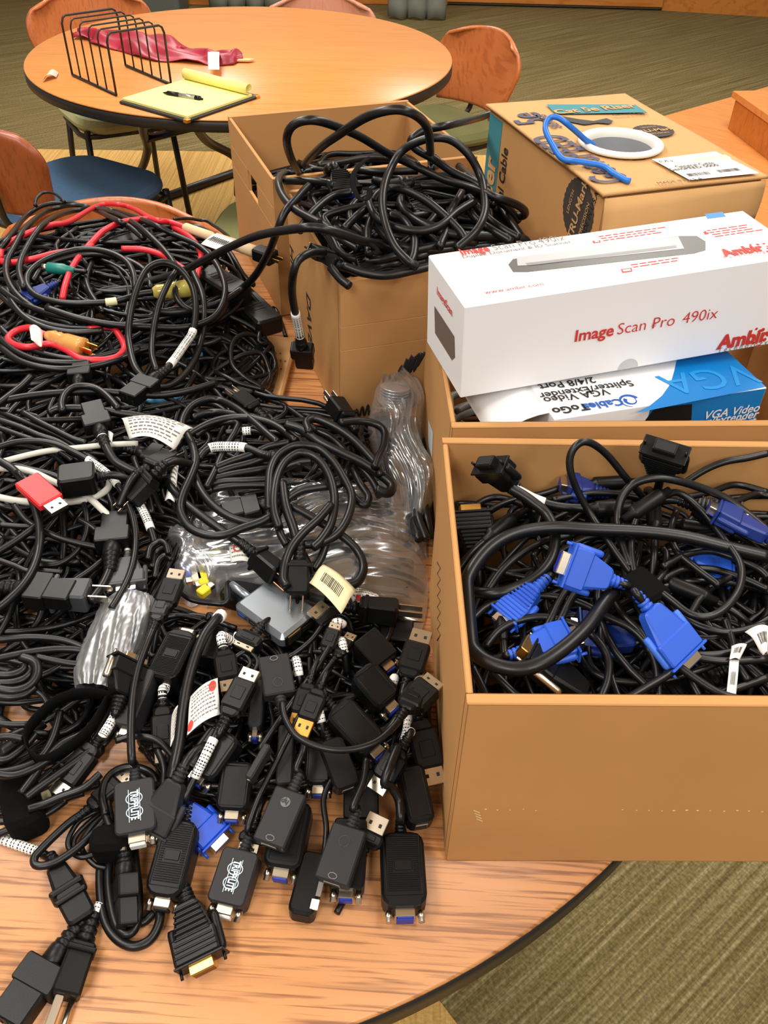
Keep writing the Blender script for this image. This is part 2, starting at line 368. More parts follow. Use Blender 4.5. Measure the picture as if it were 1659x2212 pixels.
mb = MB(); mb.poly([(p.x,p.y,-.1995) for p in P], Vector((0,0,.02))); mk('block_cap', mb, PINE, t)
# ------------------------------------------------------------------ on the far table
BLKW = mat('black painted wire', (30,24,22), .45)
t = empty('wire_file_rack', (-.72,2.41,0), 'black wire file rack with six square loops standing on the far table', 'rack')
A0, A1, Bq = at(157,165), at(252,209), at(275,155)
uv = A1-A0; wv = at(370,186)-A1
for k in range(6):
    o = A0+uv*(k/5); mb = MB(); r = .018; hh = .138
    if k in (0,5):
        P = [o, o+Vector((0,0,hh-r)), o+wv*.03+Vector((0,0,hh-.005)), o+wv*.08+Vector((0,0,hh)), o+wv*.92+Vector((0,0,hh)), o+wv*.97+Vector((0,0,hh-.005)), o+wv+Vector((0,0,hh-r)), o+wv]
    else:
        P = [o, o+Vector((0,0,hh-r)), o+wv*.03+Vector((0,0,hh-.005)), o+wv*.08+Vector((0,0,hh)), o+wv*.92+Vector((0,0,hh)), o+wv*.97+Vector((0,0,hh-.005)), o+wv+Vector((0,0,hh-r)), o+wv]
    mb.tube([p+Vector((0,0,.0045)) for p in P], .0029 if k in (0,5) else .0021, 8); mk('wire_loop', mb, BLKW, t)
for q in (Vector((0,0,0)), wv):
    mb = MB(); mb.tube([A0+q+Vector((0,0,.0045)), A1+q+Vector((0,0,.0045))], .0036, 8); mk('bottom_rail', mb, BLKW, t)
# legal pad in its folder
c = [at(264,222), at(395,270), at(555,215), at(425,172)]
o = (c[0]+c[1]+c[2]+c[3])/4; ux = ((c[2]-c[1])+(c[3]-c[0])).normalized(); uy = Vector((-ux.y,ux.x,0)); Lx, Ly = .256, .236
t = empty('legal_pad', (o.x,o.y,0), 'yellow legal pad in a black folder with brass corners on the far table', 'notepad')
fr = Fr((o.x,o.y,.006), ux)
mb = MB(); mb.slab(fr.sh(0,0,-.0025), Lx, Ly, .007, .006, .002); mk('folder', mb, mat('black leatherette', (24,28,30), .5), t)
YEL = mat('yellow paper', (238,230,140), .7, noise=.02, scale=6)
mb = MB(); mb.slab(fr.sh(-.006,0,.004), Lx-.03, Ly-.012, .006, .001, .0005); mk('paper_stack', mb, YEL, t)
mb = MB(); P = []
for k in range(22):
    a = -1.4+k*.33; r = .014-.0003*k; P.append((math.cos(a)*r, math.sin(a)*r))
V = []; Fc = []
for i,(a,b) in enumerate(P):
    for y in (-.112,.112): V.append(fr.p(Lx/2-.03-a, y, .021+b))
for i in range(len(P)-1): Fc.append((2*i,2*i+1,2*i+3,2*i+2))
mb.add(V, Fc, True); mk('rolled_page', mb, YEL, t, solid=.0008)
for (x,y) in ((-1,-1),(1,-1),(1,1)):
    mb = MB(); p0 = fr.p(x*(Lx/2+.0008), y*(Ly/2+.0008), -.0005); 
    mb.slab(Fr(fr.p(x*(Lx/2-.006), y*(Ly/2-.006), -.0025), fr.x, fr.y), .0145, .0145, .0085, .003, .001); mk('brass_corner', mb, GOLD, t)
t = empty('ballpoint_pen', tuple(at(395,207,.012)), 'black and silver ballpoint pen lying on the yellow pad', 'pen')
p0, p1 = at(352,200,.016), at(438,214,.016); fr = Fr(p0, p1-p0); Lp = (p1-p0).length
mb = MB(); mb.lathe(fr, [(0,.001),(.012,.004),(.014,.0062),(Lp*.42,.0062)], 10); mk('grip', mb, BPL, t)
mb = MB(); mb.lathe(fr.sh(Lp*.42), [(0,.006),(Lp*.4,.006)], 10); mk('barrel', mb, mat('silver pen barrel', (170,168,160), .35, .6), t)
mb = MB(); mb.lathe(fr.sh(Lp*.82), [(0,.0063),(Lp*.12,.0063),(Lp*.13,.0025),(Lp*.18,.0025)], 10); mb.slab(fr.sh(Lp*.72,0,.0055), Lp*.25, .003, .002, .001, .0005); mk('clip_cap', mb, BPL, t)
# red cloth, tag, wooden stick, paper scrap
CLO = mat('crimson satin', (150,18,46), .42, spec=.6, noise=.3, scale=18)
sp = [at(*p) for p in ((165,80),(225,82),(300,97),(370,118),(440,128),(500,131),(524,130))]; sw = [.03,.055,.085,.07,.06,.045,.015]
def cloth(u, v):
    k = u*(len(sp)-1); i = min(int(k), len(sp)-2); f = k-i; p = sp[i].lerp(sp[i+1], f); w = sw[i]*(1-f)+sw[i+1]*f
    d = (sp[i+1]-sp[i]).normalized(); n = Vector((-d.y,d.x,0)); s_ = (v-.5)*2
    z = .004 + .013*(1-s_*s_)*(.7+.5*math.sin(u*9)) + .005*math.sin(u*31+v*9)+.005*math.sin(v*17+u*13)+.012*math.exp(-((u-.38)/.09)**2)*(1-s_*s_)
    return p + n*(s_*w*1.15+.008*math.sin(u*22)) + Vector((0,0,max(.003,z)))
mb = MB(); mb.grid(cloth, 70, 22); mk('satin_cloth', mb, CLO, None, 'crumpled crimson satin cloth stretched across the far table', 'cloth', solid=.002)
mb = MB(); g0, g1, g2, g3 = at(449,112,.03), at(474,112,.03), at(474,151,.022), at(450,151,.022)
mb.grid(lambda u,v: (g0.lerp(g1,u)).lerp(g3.lerp(g2,u), v)+Vector((0,0,.006*math.sin(v*3))), 4, 8); mk('paper_tag', mb, WHT, None, 'white folded tag lying across the crimson cloth', 'tag', solid=.0012)
mb = MB(); p0, p1 = at(495,131,.004), at(549,131,.004); fr = Fr(p0, p1-p0); L_ = (p1-p0).length
mb.poly([fr.p(0,-.009,0),fr.p(L_*.8,-.012,0),fr.p(L_,-.002,0),fr.p(L_,.006,0),fr.p(L_*.7,.012,0),fr.p(0,.010,0)], Vector((0,0,.004))); mk('wood_offcut', mb, mat('pale birch', (222,178,120), .6), None, 'pale wooden sliver sticking out of the crimson cloth', 'wood piece')
mb = MB(); g = [at(*p) for p in ((92,179),(102,166),(127,160),(122,170))]
mb.grid(lambda u,v: (g[0].lerp(g[1],v)).lerp(g[3].lerp(g[2],v),u)+Vector((0,0,.003+.012*math.sin(u*3.1))), 8, 4); mk('paper_scrap', mb, mat('pinkish paper', (226,190,176), .7), None, 'small pinkish paper scrap near the rim of the far table', 'paper')
# ------------------------------------------------------------------ cartons
def hit(fr, px, py):
    d = Vector(ray(px, py)); o = Vector((0,0,H)); k = (fr.o-o).dot(fr.z)/d.dot(fr.z); q = o+d*k-fr.o
    return q.dot(fr.x), q.dot(fr.y)
def fsub(fr, px, py, xd=(1,0)):
    a, b = hit(fr, px, py); x = fr.x*xd[0]+fr.y*xd[1]; return Fr(fr.p(a,b,0), x, fr.z.cross(x))
def decal(name, fr, pts, m, parent, h=.0003, px=True):
    P = [hit(fr,*p) for p in pts] if px else pts
    mb = MB(); mb.poly([fr.p(a,b,h) for a,b in P]); return mk(name, mb, m, parent)
def oval(fr, a, b, ra, rb, n=40): return [(a+ra*math.cos(2*math.pi*k/n), b+rb*math.sin(2*math.pi*k/n)) for k in range(n)]
def panel(name, o, x, y, w, h, th, m, parent, hole=None):
    # wall panel with its outer lower corner at o, spanning w along x and h along y, th thick inwards
    n = x.cross(y); mb = MB()
    def blk(a0, a1, b0, b1):
        if a1-a0 > 1e-5 and b1-b0 > 1e-5: mb.slab(Fr(o+x*((a0+a1)/2)+y*((b0+b1)/2)-n*(th/2), x, y), a1-a0, b1-b0, th, .0006, .0012 if hole is None else .0006)
    if hole:
        a, b, c, d = hole; blk(0,w,0,c); blk(0,w,d,h); blk(0,a,c,d); blk(b,w,c,d)
    else: blk(0,w,0,h)
    return mk(name, mb, m, parent)
def carton(o, ang, w, d, h, label, th=.005, thf=.009, holes={}):
    u = Vector((math.cos(ang), math.sin(ang), 0)); v = Vector((-u.y, u.x, 0)); z = Vector((0,0,1)); o = Vector((o[0],o[1],.0006))
    t = empty('cardboard_carton', tuple(o+u*w/2+v*d/2), label, 'box')
    fp = panel('front_panel', o, u, z, w, h, thf, CARD, t, holes.get('front'))
    panel('back_panel', o+u*w+v*d, -u, z, w, h, thf, CARD, t, holes.get('back'))
    lp = panel('left_panel', o+v*(d-thf-.0003), -v, z, d-2*thf-.0006, h-.001, th, CARD, t, holes.get('left'))
    rp = panel('right_panel', o+u*w+v*(thf+.0003), v, z, d-2*thf-.0006, h-.001, th, CARD, t, holes.get('right'))
    mb = MB(); c = o+u*w/2+v*d/2; mb.slab(Fr(c+z*.003, u), w-.001, d-.001, .005, .001, .001); mk('bottom_panel', mb, CARD, t)
    return dict(root=t, o=o, u=u, v=v, w=w, d=d, h=h, c=c, front=Fr(o+u*w/2+z*h/2, u, z), left=Fr(o+v*d/2+z*h/2, -v, z), fp=fp, lp=lp, th=th, thf=thf)
BD = carton((.056,.328), math.radians(1.3), .40, .285, .208, 'cardboard carton at the table rim filled with blue-ended monitor cables')
BC = carton((.0595,.635), math.radians(3.2), .40, .265, .2025, 'cardboard carton carrying the white scanner box across its rim')
BA = carton((-.168,1.200), math.radians(21), .315, .292, .212, 'tall cardboard carton with hand slots behind the heaped black video cables', holes=dict(left=(.115,.175,.135,.168), right=(.12,.18,.135,.168)))
BB = carton((-.057,.903), math.radians(18.3), .258, .284, .208, 'cardboard carton overflowing with black video cables and marked with black scribbles', holes=dict(front=(.178,.238,.118,.150)))
def inbox(b, m=.012):
    def clamp(x, y):
        q = Vector((x,y,0))-b['o']; a = min(max(q.dot(b['u']), b['th']+m), b['w']-b['th']-m); c = min(max(q.dot(b['v']), b['thf']+m), b['d']-b['thf']-m)
        p = b['o']+b['u']*a+b['v']*c; return p.x, p.y
    return clamp
# writing and scuffs on the cartons
f = BB['left']
for s, p in (('DAVE', (668,690)), ('HR', (631,560))):
    text(s, .034, INK, fsub(f, *p, (0,-1)), BB['lp'], 'stamped_lettering', .02, squeeze=.9)
f = BB['front']
def scribble(name, pts, fr, r, parent):
    P = [fr.p(*hit(fr,*p),.0003) for p in pts]; mb = MB(); mb.tube(smooth(P,5), r, 6, flat=.25, up=fr.z); return mk(name, mb, INK, parent)
scribble('marker_scribble', [(846,830),(858,808),(852,826),(868,790),(862,822),(880,775),(872,812),(890,768),(884,806),(897,770),(880,800),(905,764),(893,802),(912,762),(900,792),(918,760)], f, .0022, BB['fp'])
scribble('marker_scribble', [(764,902),(770,884),(776,900),(783,878),(787,898),(795,874),(797,896),(805,880),(812,892),(820,872),(824,890)], f, .0016, BB['fp'])
scribble('marker_scribble', [(892,880),(900,866),(905,880),(912,862),(917,876),(924,860)], f, .0016, BB['fp'])
f = BD['front']; LT = mat('pale scuff in cardboard', (232,206,160), .9)
mb = MB()
for k in range(24):
    a, b = hit(f, 1050+k*27+R_.uniform(-3,3), 1749+R_.uniform(-2,2)+k*.1); q = R_.uniform(.4,1)
    if k in (5,6,7,8,9,10): continue
    mb.slab(Fr(f.p(a,b,.0002), f.x, f.y), .0022*q, .0012*q, .0003, .0003, .0001)
for k in range(4): a, b = hit(f, 1030+k*2, 1753+k*6); mb.slab(Fr(f.p(a,b,.0002), f.x*.8-f.y*.6, f.y), .006, .0006, .0003, .0002, .0001)
mk('perforation_scuffs', mb, LT, BD['fp'])
f = BD['left']; mb = MB()
P = []
for k in range(15): P += [(945+ (k%2)*7, 1215+k*12)]
mb.tube([f.p(*hit(f,*p),.0003) for p in P], .0009, 6, flat=.3, up=f.z); mk('torn_strip', mb, mat('torn cardboard flutes', (92,58,30), .9), BD['lp'])
f = BC['left']; mb = MB(); mb.poly([f.p(*hit(f,*p),.0004) for p in ((926,905),(936,935),(934,990),(925,960))]); mk('sticker', mb, mat('pale blue sticker', (196,206,206), .6), BC['lp'])
# bent inner flap of the front carton
mb = MB(); p = BD['o']+BD['u']*.0062+BD['v']*.10
mb.poly([p+Vector((0,0,.150)), p+BD['u']*.004+BD['v']*.050+Vector((0,0,.156)), p+BD['u']*.008+BD['v']*.052+Vector((0,0,.085)), p+BD['u']*.004+Vector((0,0,.085))], BD['u']*.003); mk('bent_flap', mb, CARDE, BD['root'])
# ------------------------------------------------------------------ network cable carton with its reel hole
E = dict(fl=at(1310,418,.3), fr=at(1650,380,.3), bl=at(1085,222,.3), br=at(1375,222,.3))
u = (E['fr']-E['fl']).normalized(); v = Vector((-u.y,u.x,0)); w = .205; d = .325; hE = .296
o = E['fl'].copy(); o.z = 0
t = empty('cable_carton', tuple(o+u*w/2+v*d/2), 'printed cardboard cable carton with a white round outlet and a blue cable end', 'box')
oE = o+Vector((0,0,.0006)); zz = Vector((0,0,1))
bodyE = panel('left_panel', oE+v*d, -v, zz, d, hE, .004, CARD, t); panel('front_panel', oE+u*.0045, u, zz, w-.009, hE, .004, CARD, t); panel('back_panel', oE+u*(w-.0045)+v*d, -u, zz, w-.009, hE, .004, CARD, t); panel('right_panel', oE+u*w, v, zz, d, hE, .004, CARD, t)
top = Fr(o+u*w/2+v*d/2+Vector((0,0,hE+.0065)), u); lf = Fr(o+v*d/2+Vector((0,0,hE/2+.0006)), -v, Vector((0,0,1)))
mb = MB()
def lid(a, b): # slightly buckled lid
    x = (a-.5)*(w+.012); y = (b-.5)*(d+.006); return top.p(x, y, -.003 + .0015*(1-a)*math.sin(b*2.6)+.0005*math.sin(b*9+a*4))
mb.grid(lid, 60, 90, smooth=True); a, b = hit(Fr(top.p(0,0,.0014),top.x,top.y), 1340, 312); hc = top.p(a,b,0); Vs = mb.v[0]
kp = [i for i,f in enumerate(mb.f) if math.hypot(*(sum(Vs[j][q] for j in f)/4-hc[q] for q in (0,1))) > .0462]
mb.f = [mb.f[i] for i in kp]; mb.sm = [True]*len(kp); lidE = mk('lid_flap', mb, KRAFT, t, solid=.004)
def topz(fr, k=.006): return Fr(fr.p(0,0,k), fr.x, fr.y)
TP = topz(top, .0014)
TEALI = mat('teal printed ink', (52,128,138), .7); NAVY = mat('faded navy ink', (78,78,98), .75); BADGE = mat('dark badge ink', (58,50,44), .8)
decal('teal_band', TP, [(1180,226),(1372,226),(1398,243),(1200,247)], TEALI, t)
text('Cat 5e Riser', .024, KRAFT, topz(fsub(TP,1285,237),.0008), t, bold=.03)
text('General Cable', .009, INK, topz(fsub(TP,1360,248),.0008), t, bold=.01)
text('5e', .064, NAVY, fsub(TP,1144,256,(0,1)), t, bold=.02, squeeze=.75)
text('SERIES', .020, NAVY, fsub(TP,1186,262,(0,1)), t, bold=.02)
text('GenSPEED', .064, NAVY, fsub(TP,1252,340,(-.05,1)), t, bold=.016, squeeze=.56, spacing=1.05)
def seal(fr, a, b, ra, parent, tilt, s=1):
    q = Fr(fr.p(a,b,0), fr.x*math.cos(tilt)+fr.y*math.sin(tilt), -fr.x*math.sin(tilt)+fr.y*math.cos(tilt))
    mb = MB(); mb.poly([q.p(ra*(1+.04*(k%2))*math.cos(2*math.pi*k/60), ra*s*(1+.04*(k%2))*math.sin(2*math.pi*k/60), .0004) for k in range(60)]); mk('round_seal', mb, BADGE, parent)
    text('TRU-Mark', ra*.50, KRAFT, Fr(q.p(0,0,.0006),q.x,q.y), parent, bold=.02)
    text('PRECISION', ra*.24, KRAFT, Fr(q.p(0,-ra*.5*s,.0006),q.x,q.y), parent); text('LENGTH', ra*.22, KRAFT, Fr(q.p(0,ra*.55*s,.0006),q.x,q.y), parent)
a, b = hit(TP, 1411,283); seal(TP, a, b, .027, t, 0, .85)
# white reel outlet
a, b = hit(TP, 1340,312); oc = TP.p(a,b,0)
mb = MB(); fr = Fr(oc-Vector((0,0,.004)), (0,0,1), v); mb.lathe(fr, [(-.10,.0415),(.003,.042),(.004,.0515),(.006,.0525),(.0085,.0515),(.0095,.044),(.007,.0408),(.0,.0402)], 48); mb.f = [q for q in mb.f if len(q) < 10]; mb.sm = mb.sm[:len(mb.f)]; mk('reel_outlet', mb, WPL, t)
mb = MB(); mb.lathe(fr, [(.0,.0402),(-.04,.0385),(-.10,.037),(-.10,.001)], 48); mb.f = [q for q in mb.f if len(q) < 10]; mb.sm = mb.sm[:len(mb.f)]; mk('outlet_tube', mb, mat('shaded reel core', (150,152,156), .6), t)  # grey colour stands in for the shade inside the white outlet
# slot, printed label
decal('torn_slot', TP, [(1205,250),(1250,258),(1282,262),(1310,256),(1325,262),(1316,268),(1290,266),(1262,270),(1222,262)], DARK, t, .0005)
LB = [(1408,345),(1545,328),(1640,375),(1490,390)]
decal('address_label', TP, LB, WHT, t, .0006)
q = topz(fsub(TP,1455,356),.0009); text('General Cable', .009, INK, topz(fsub(TP,1500,358),.0009), t, bold=.01); text('GenSPEED 5000', .010, INK, topz(fsub(TP,1498,364),.0009), t, bold=.01)
text('(UL)', .010, INK, topz(fsub(TP,1437,350),.0009), t)
for (x,y,n) in ((1510,377,14),(1575,369,14)):
    mb = MB(); q = topz(fsub(TP,x,y),.0008)
    for k in range(n): mb.slab(Fr(q.p((k-n/2)*.0021,0,0), q.x, q.y), .0011*R_.uniform(.5,1.3), .008, .0003, .0001, .0001)
    mk('barcode', mb, INK, t)
mb = MB(); q = topz(fsub(TP,1535,343),.0007); mb.slab(q, .05, .012, .0003, .0002, .0001); mk('tan_label_field', mb, mat('pale tan print', (222,204,178), .7), t)
text('MADE IN U.S.A.', .009, INK, topz(fsub(TP,1470,392),.0004), t)
# left face printing
mb = MB(); x0 = -d/2+.002; mb.poly([lf.p(a_,b_,.0004) for a_,b_ in ((x0,-.1),(x0+.042,-.1),(x0+.042,hE/2-.005),(x0,hE/2-.005))]); mk('teal_band', mb, TEALI, bodyE)
text('Riser', .050, KRAFT, Fr(lf.p(x0+.020, .045,.0008), lf.y, -lf.x), bodyE, bold=.03, squeeze=.85)
text('General Cable', .026, INK, Fr(lf.p(x0+.060, .055,.0004), lf.y, -lf.x), bodyE, bold=.02, squeeze=.8)
seal(lf, *hit(lf,1249,455), .036, bodyE, math.radians(80)); text('MADE IN U.S.A.', .011, INK, fsub(lf,1274,468,(.2,1)), bodyE, bold=.02, squeeze=.9)
# crumpled front flap
mb = MB(); ff = Fr(o+u*w/2+Vector((0,0,hE/2)), u, Vector((0,0,1)))
mb.grid(lambda a,b: ff.p((a-.5)*(w+.006), hE/2-.0 - b*.10*(1-.55*a), .004+.010*math.sin(b*3.1)*(.6+.4*math.sin(a*5))), 10, 6); mk('torn_front_flap', mb, KRAFT, t, solid=.003)
# blue cable end standing out of the reel outlet: belongs to the reel in the carton
BLC = mat('bright blue network cable', (30,112,208), .4)
P = [oc+Vector((-.026,.0,-.04)), at(1284,322,.300), at(1262,300,.315), at(1228,270,.335), at(1205,254,.342), at(1186,256,.340), at(1178,278,.332), at(1192,310,.322), at(1214,342,.312), at(1245,348,.310), at(1300,358,.309), at(1325,374,.307), at(1350,388,.306), at(1361,391,.306)]
mb = MB(); mb.tube(smooth(P,7), .0034, 10); mk('network_cable', mb, BLC, None, 'bright blue network cable end looping out of the white round outlet', 'cable')
# ------------------------------------------------------------------ white scanner box
WBX = mat('white glossy carton', (240,240,242), .35, spec=.5)
p0 = at(1004,663,.301); p1 = at(936,550,.301); ub = (at(1659,562,.313)-p0).normalized(); vb = Vector((-ub.y,ub.x,0)).normalized(); wb = ub.cross(vb); Ws, Ds, Hs = .340, .106, .096
ob = p0-wb*Hs
t = empty('scanner_box', tuple(ob+ub*Ws/2+vb*Ds/2), 'long white scanner box with red lettering lying across a carton rim', 'box')
mb = MB(); mb.slab(Fr(ob+ub*Ws/2+vb*Ds/2+wb*Hs/2, ub, vb), Ws, Ds, Hs, .0012, .0012); body = mk('box_body', mb, WBX, t)
ft = Fr(ob+ub*Ws/2+wb*Hs/2, ub, wb); tp = Fr(ob+ub*Ws/2+vb*Ds/2+wb*Hs, ub, vb); lfb = Fr(ob+vb*Ds/2+wb*Hs/2, -vb, wb)
def words(fr, px, py, size, parts, align='LEFT', k=.0004, sq=1.0):
    for (s, m, dx, b) in parts: q = fsub(fr,px,py); text(s, size, m, Fr(q.p(dx*size*sq,0,k), q.x, q.y), t, align=align, bold=b, squeeze=sq)
words(ft, 1240, 727, .0172, [('Image', REDI, 0, .022), ('Scan Pro', REDI, 2.52, -.006), ('490ix', REDI, 6.5, -.008)])
words(ft, 1407, 704, .0062, [('\u00ae', REDI, 0, 0)])
words(ft, 1552, 741, .0215, [('Ambir', REDI, 0, .045)]); words(ft, 1550, 757, .0078, [('T e c h n o l o g y', GREYI, 0, 0)])
words(tp, 993, 547, .0175, [('Image', REDI, 0, .028), ('Scan Pro', GREYI, 2.6, -.006), ('490ix', GREYI, 6.4, -.006)], sq=.72); words(tp, 998, 557, .0085, [('Duplex Document & ID Scanner', GREYI, 0, .01)])
words(tp, 1046, 634, .0085, [('www.ambir.com', REDI, 0, 0)]); words(tp, 1560, 549, .0195, [('Ambir', REDI, 0, .045)], sq=.85); words(tp, 1562, 559, .0068, [('T e c h n o l o g y', REDI, 0, 0)])
for (px,py,n,wd_,m) in ((1300,518,3,.066,GREYI),(1370,580,2,.052,GREYI),(1535,505,4,.048,GREYI)):
    for k in range(n):
        q = fsub(tp,px,py); mb = MB(); x = 0
        while x < wd_*R_.uniform(.85,1):
            l = R_.uniform(.004,.010); mb.slab(Fr(q.p(x+l/2, .007-k*.0048,.0003), q.x, q.y), l, .0016, .0002, .0004, .0001); x += l+.0015
        mk('small_print', mb, REDI, t)
decal('blue_energy_mark', tp, [(1522,463),(1560,458),(1568,468),(1528,473)], mat('blue printed square', (36,126,204), .5), t)
for fr_, px, py, s in ((ft,1640,727,.95),(tp,1642,535,.8)):
    a,b = hit(fr_,px,py); mb = MB()
    for k in range(9):
        an = k*.7; r = .0016+.0004*(k%3); mb.poly([fr_.p(a+s*(.010*math.cos(an)*(1+.3*(k%2)))+r*s*math.cos(j*.7854), b+s*.008*math.sin(an)*(1+.5*(k%2))+r*s*math.sin(j*.7854), .0003) for j in range(8)])
    mk('logo_dots', mb, REDI, t)
# printed picture of the scanner on the lid
def pic(name, pts, m, h): decal(name, tp, pts, m, t, h)
pic('printed_scanner_body', [(1098,572),(1108,588),(1140,588),(1500,548),(1524,541),(1524,522),(1505,510),(1470,510),(1130,556),(1108,560)], mat('printed dark grey', (84,84,82), .4), .0003)
pic('printed_scanner_tray', [(1116,556),(1465,512),(1478,538),(1142,574),(1118,575)], mat('printed light grey', (176,176,178), .4), .0005)
pic('printed_scanner_slot', [(1134,570),(1460,531),(1462,536),(1142,575)], mat('printed mid grey', (128,128,130), .4), .0007)
pic('printed_icon_frame', [(1279,521),(1295,519),(1298,524),(1282,526)], REDI, .0003); pic('printed_icon', [(1284,521.5),(1293,520.5),(1294,523.5),(1285,524.5)], WBX, .0005)
pic('printed_icon_frame', [(1341,582),(1364,579),(1366,587),(1344,590)], REDI, .0003); pic('printed_icon', [(1344,584),(1361,581.5),(1363,585.5),(1347,587.5)], WBX, .0005)
pic('printed_hand', [(1519,502),(1524,499),(1527,503),(1532,502),(1530,506),(1523,507)], REDI, .0003)
# end panel window print and thumb notch
mb = MB(); mb.poly([lfb.p(x,y,.0004) for x,y in ((-.030,.006),(.030,.006),(.034,-.014),(.026,-.022),(-.026,-.022))]); mk('printed_window', mb, mat('printed brown grey', (112,98,92), .4), t)
text('ImageScan', .011, REDI, Fr(lfb.p(0,.026,.0004), lfb.x, lfb.y), t, bold=.02)
a,b = hit(ft,1353,808); mb = MB(); mb.poly([ft.p(a+.011*math.cos(k*math.pi/12), -Hs/2+.001+.011*math.sin(k*math.pi/12), .0003) for k in range(13)]); mk('thumb_notch', mb, mat('pale grey card', (196,196,198), .5), t)
# ------------------------------------------------------------------ blue and white splitter box
z2 = .198; q0 = at(1196,917,z2); q1 = at(1653,848,z2); q0.z += .006; q1.z += .006; us = (q1-q0).normalized(); vs = Vector((-us.y,us.x,0)); Wc, Dc, Hc = (q1-q0).length, .115, .065
t = empty('splitter_box', tuple(q0+us*Wc/2+vs*Dc/2-Vector((0,0,Hc))), 'blue and white video splitter box tucked under the long scanner box', 'box')
cc = q0+us*Wc/2+vs*Dc/2-Vector((0,0,Hc/2))
mb = MB(); mb.slab(Fr(cc, us), Wc, Dc, Hc, .001, .001); mk('box_body', mb, WBX, t)
tc_ = Fr(q0+us*Wc/2+vs*Dc/2, us, vs); fc = Fr(q0+us*Wc/2-Vector((0,0,Hc/2)), us, Vector((0,0,1)))
CB = mat('printed cyan blue', (0,120,196), .35)
P = []
for k in range(9):
    a = k/8; P.append((Wc*(-.055+.16*math.sin(a*math.pi/2)), -Dc/2+Dc*a))
decal('blue_print', tc_, [(Wc/2-.001,Dc/2-.001)]+[hit(tc_,*p) for p in ((1462,775),(1457,800),(1448,830),(1430,855),(1402,878),(1372,893))]+[(Wc/2-.001,-Dc/2+.001)], CB, t, .0003, False)
decal('blue_print', fc, [(-.06*Wc,Hc/2-.001),(Wc/2-.001,Hc/2-.001),(Wc/2-.001,-Hc/2+.001),(-.06*Wc,-Hc/2+.001)], CB, t, .0003, False)
decal('black_print', fc, [(-.17*Wc,-Hc/2+.004),(-.04*Wc,Hc/2-.004),(.14*Wc,Hc/2-.006),(.2*Wc,-Hc/2+.004)], DARK, t, .0006, False)
def inv(px,py,s,size,m,b=.0,k=.0004): q = fsub(tc_,px,py,(-1,0)); text(s, size, m, Fr(q.p(0,0,k),q.x,q.y), t, bold=b)
inv(1303,874,'Cables',.0148,mat('printed royal blue',(16,84,170),.5),.03); inv(1232,884,'ToGo',.0148,INK,.03); inv(1245,856,'VGA Video',.0145,INK,.012); inv(1267,842,'Splitter/Extender',.0142,INK,.012); inv(1225,829,'2/4/8 Port',.0142,INK,.012)
inv(1528,818,'VGA',.050,mat('printed light blue',(30,140,212),.35),.0)
mb = MB(); a,b = hit(tc_,1361,866)
for (r,sw_,ph) in ((.0105,4.2,.3),(.0065,4.4,2.2)):
    n=18
    for k in range(n):
        a0,a1 = ph+sw_*k/n, ph+sw_*(k+1)/n; w0,w1 = .0035*(1-k/n)+.0006, .0035*(1-(k+1)/n)+.0006
        mb.poly([tc_.p(a+rr*math.cos(an), b+rr*math.sin(an), .0004) for rr,an in ((r,a0),(r,a1),(r-w1,a1),(r-w0,a0))])
mk('swirl_logo', mb, mat('printed royal blue',(16,84,170),.5), t)
def fw_(px,py,s,size): q = fsub(fc,px,py); text(s, size, WHT, Fr(q.p(0,0,.0008),q.x,q.y), t, bold=.015, shear=.15, align='RIGHT')
fw_(1640,879,'VGA Video',.0135); fw_(1636,893,'Splitter/Extender',.0135); fw_(1630,907,'2/4/8 Port',.0135)
mb = MB(); p = q0+vs*.012; mb.grid(lambda a,b: p-us*(.0+.055*a)+vs*.085*b+Vector((0,0,-.001-.022*a*a)), 5, 5); mk('side_flap', mb, WBX, t, solid=.0012)
# ------------------------------------------------------------------ kraft envelope on the table
c = [at(600,905,.004), at(641,741,.004), at(430,800,.004), at(440,905,.004)]
c = [at(600,905,.005), at(642,739,.005), at(642,739,.005)+(at(470,735,.005)-at(642,739,.005)), at(600,905,.005)+(at(470,735,.005)-at(642,739,.005))]
ue = (c[1]-c[0]).normalized(); ve = Vector((-ue.y,ue.x,0)); Le = (c[1]-c[0]).length; We = .17
t = empty('kraft_carton', tuple(c[0]+ue*Le/2+ve*We/2), 'flat kraft packing box with small print beneath the coiled black cords', 'box')
fe = Fr(c[0]+ue*Le/2+ve*We/2, ue); fe.o.z = .0075
mb = MB(); mb.slab(fe, Le, We, .013, .003, .003); mk('box_body', mb, KRAFT, t)
tf = Fr(fe.p(0,0,.0065), -ue, -ve)
for (px,py,s) in ((560,762,'User-friendly'),(575,779,'Low profile'),(575,796,'Connect'),(482,770,'multi-port'),(497,785,'dock')):
    q = fsub(tf,px,py); text('\u2022 '+s if px > 550 else s, .011, INK, Fr(q.p(0,0,.0004), -tf.y, tf.x), t)
mb = MB(); P = oval(tf, *hit(tf,558,858), .011, .006, 24); mb.tube([tf.p(a,b,.0003) for a,b in P]+[tf.p(*P[0],.0003)], .0004, 5); mk('printed_frame', mb, INK, t)
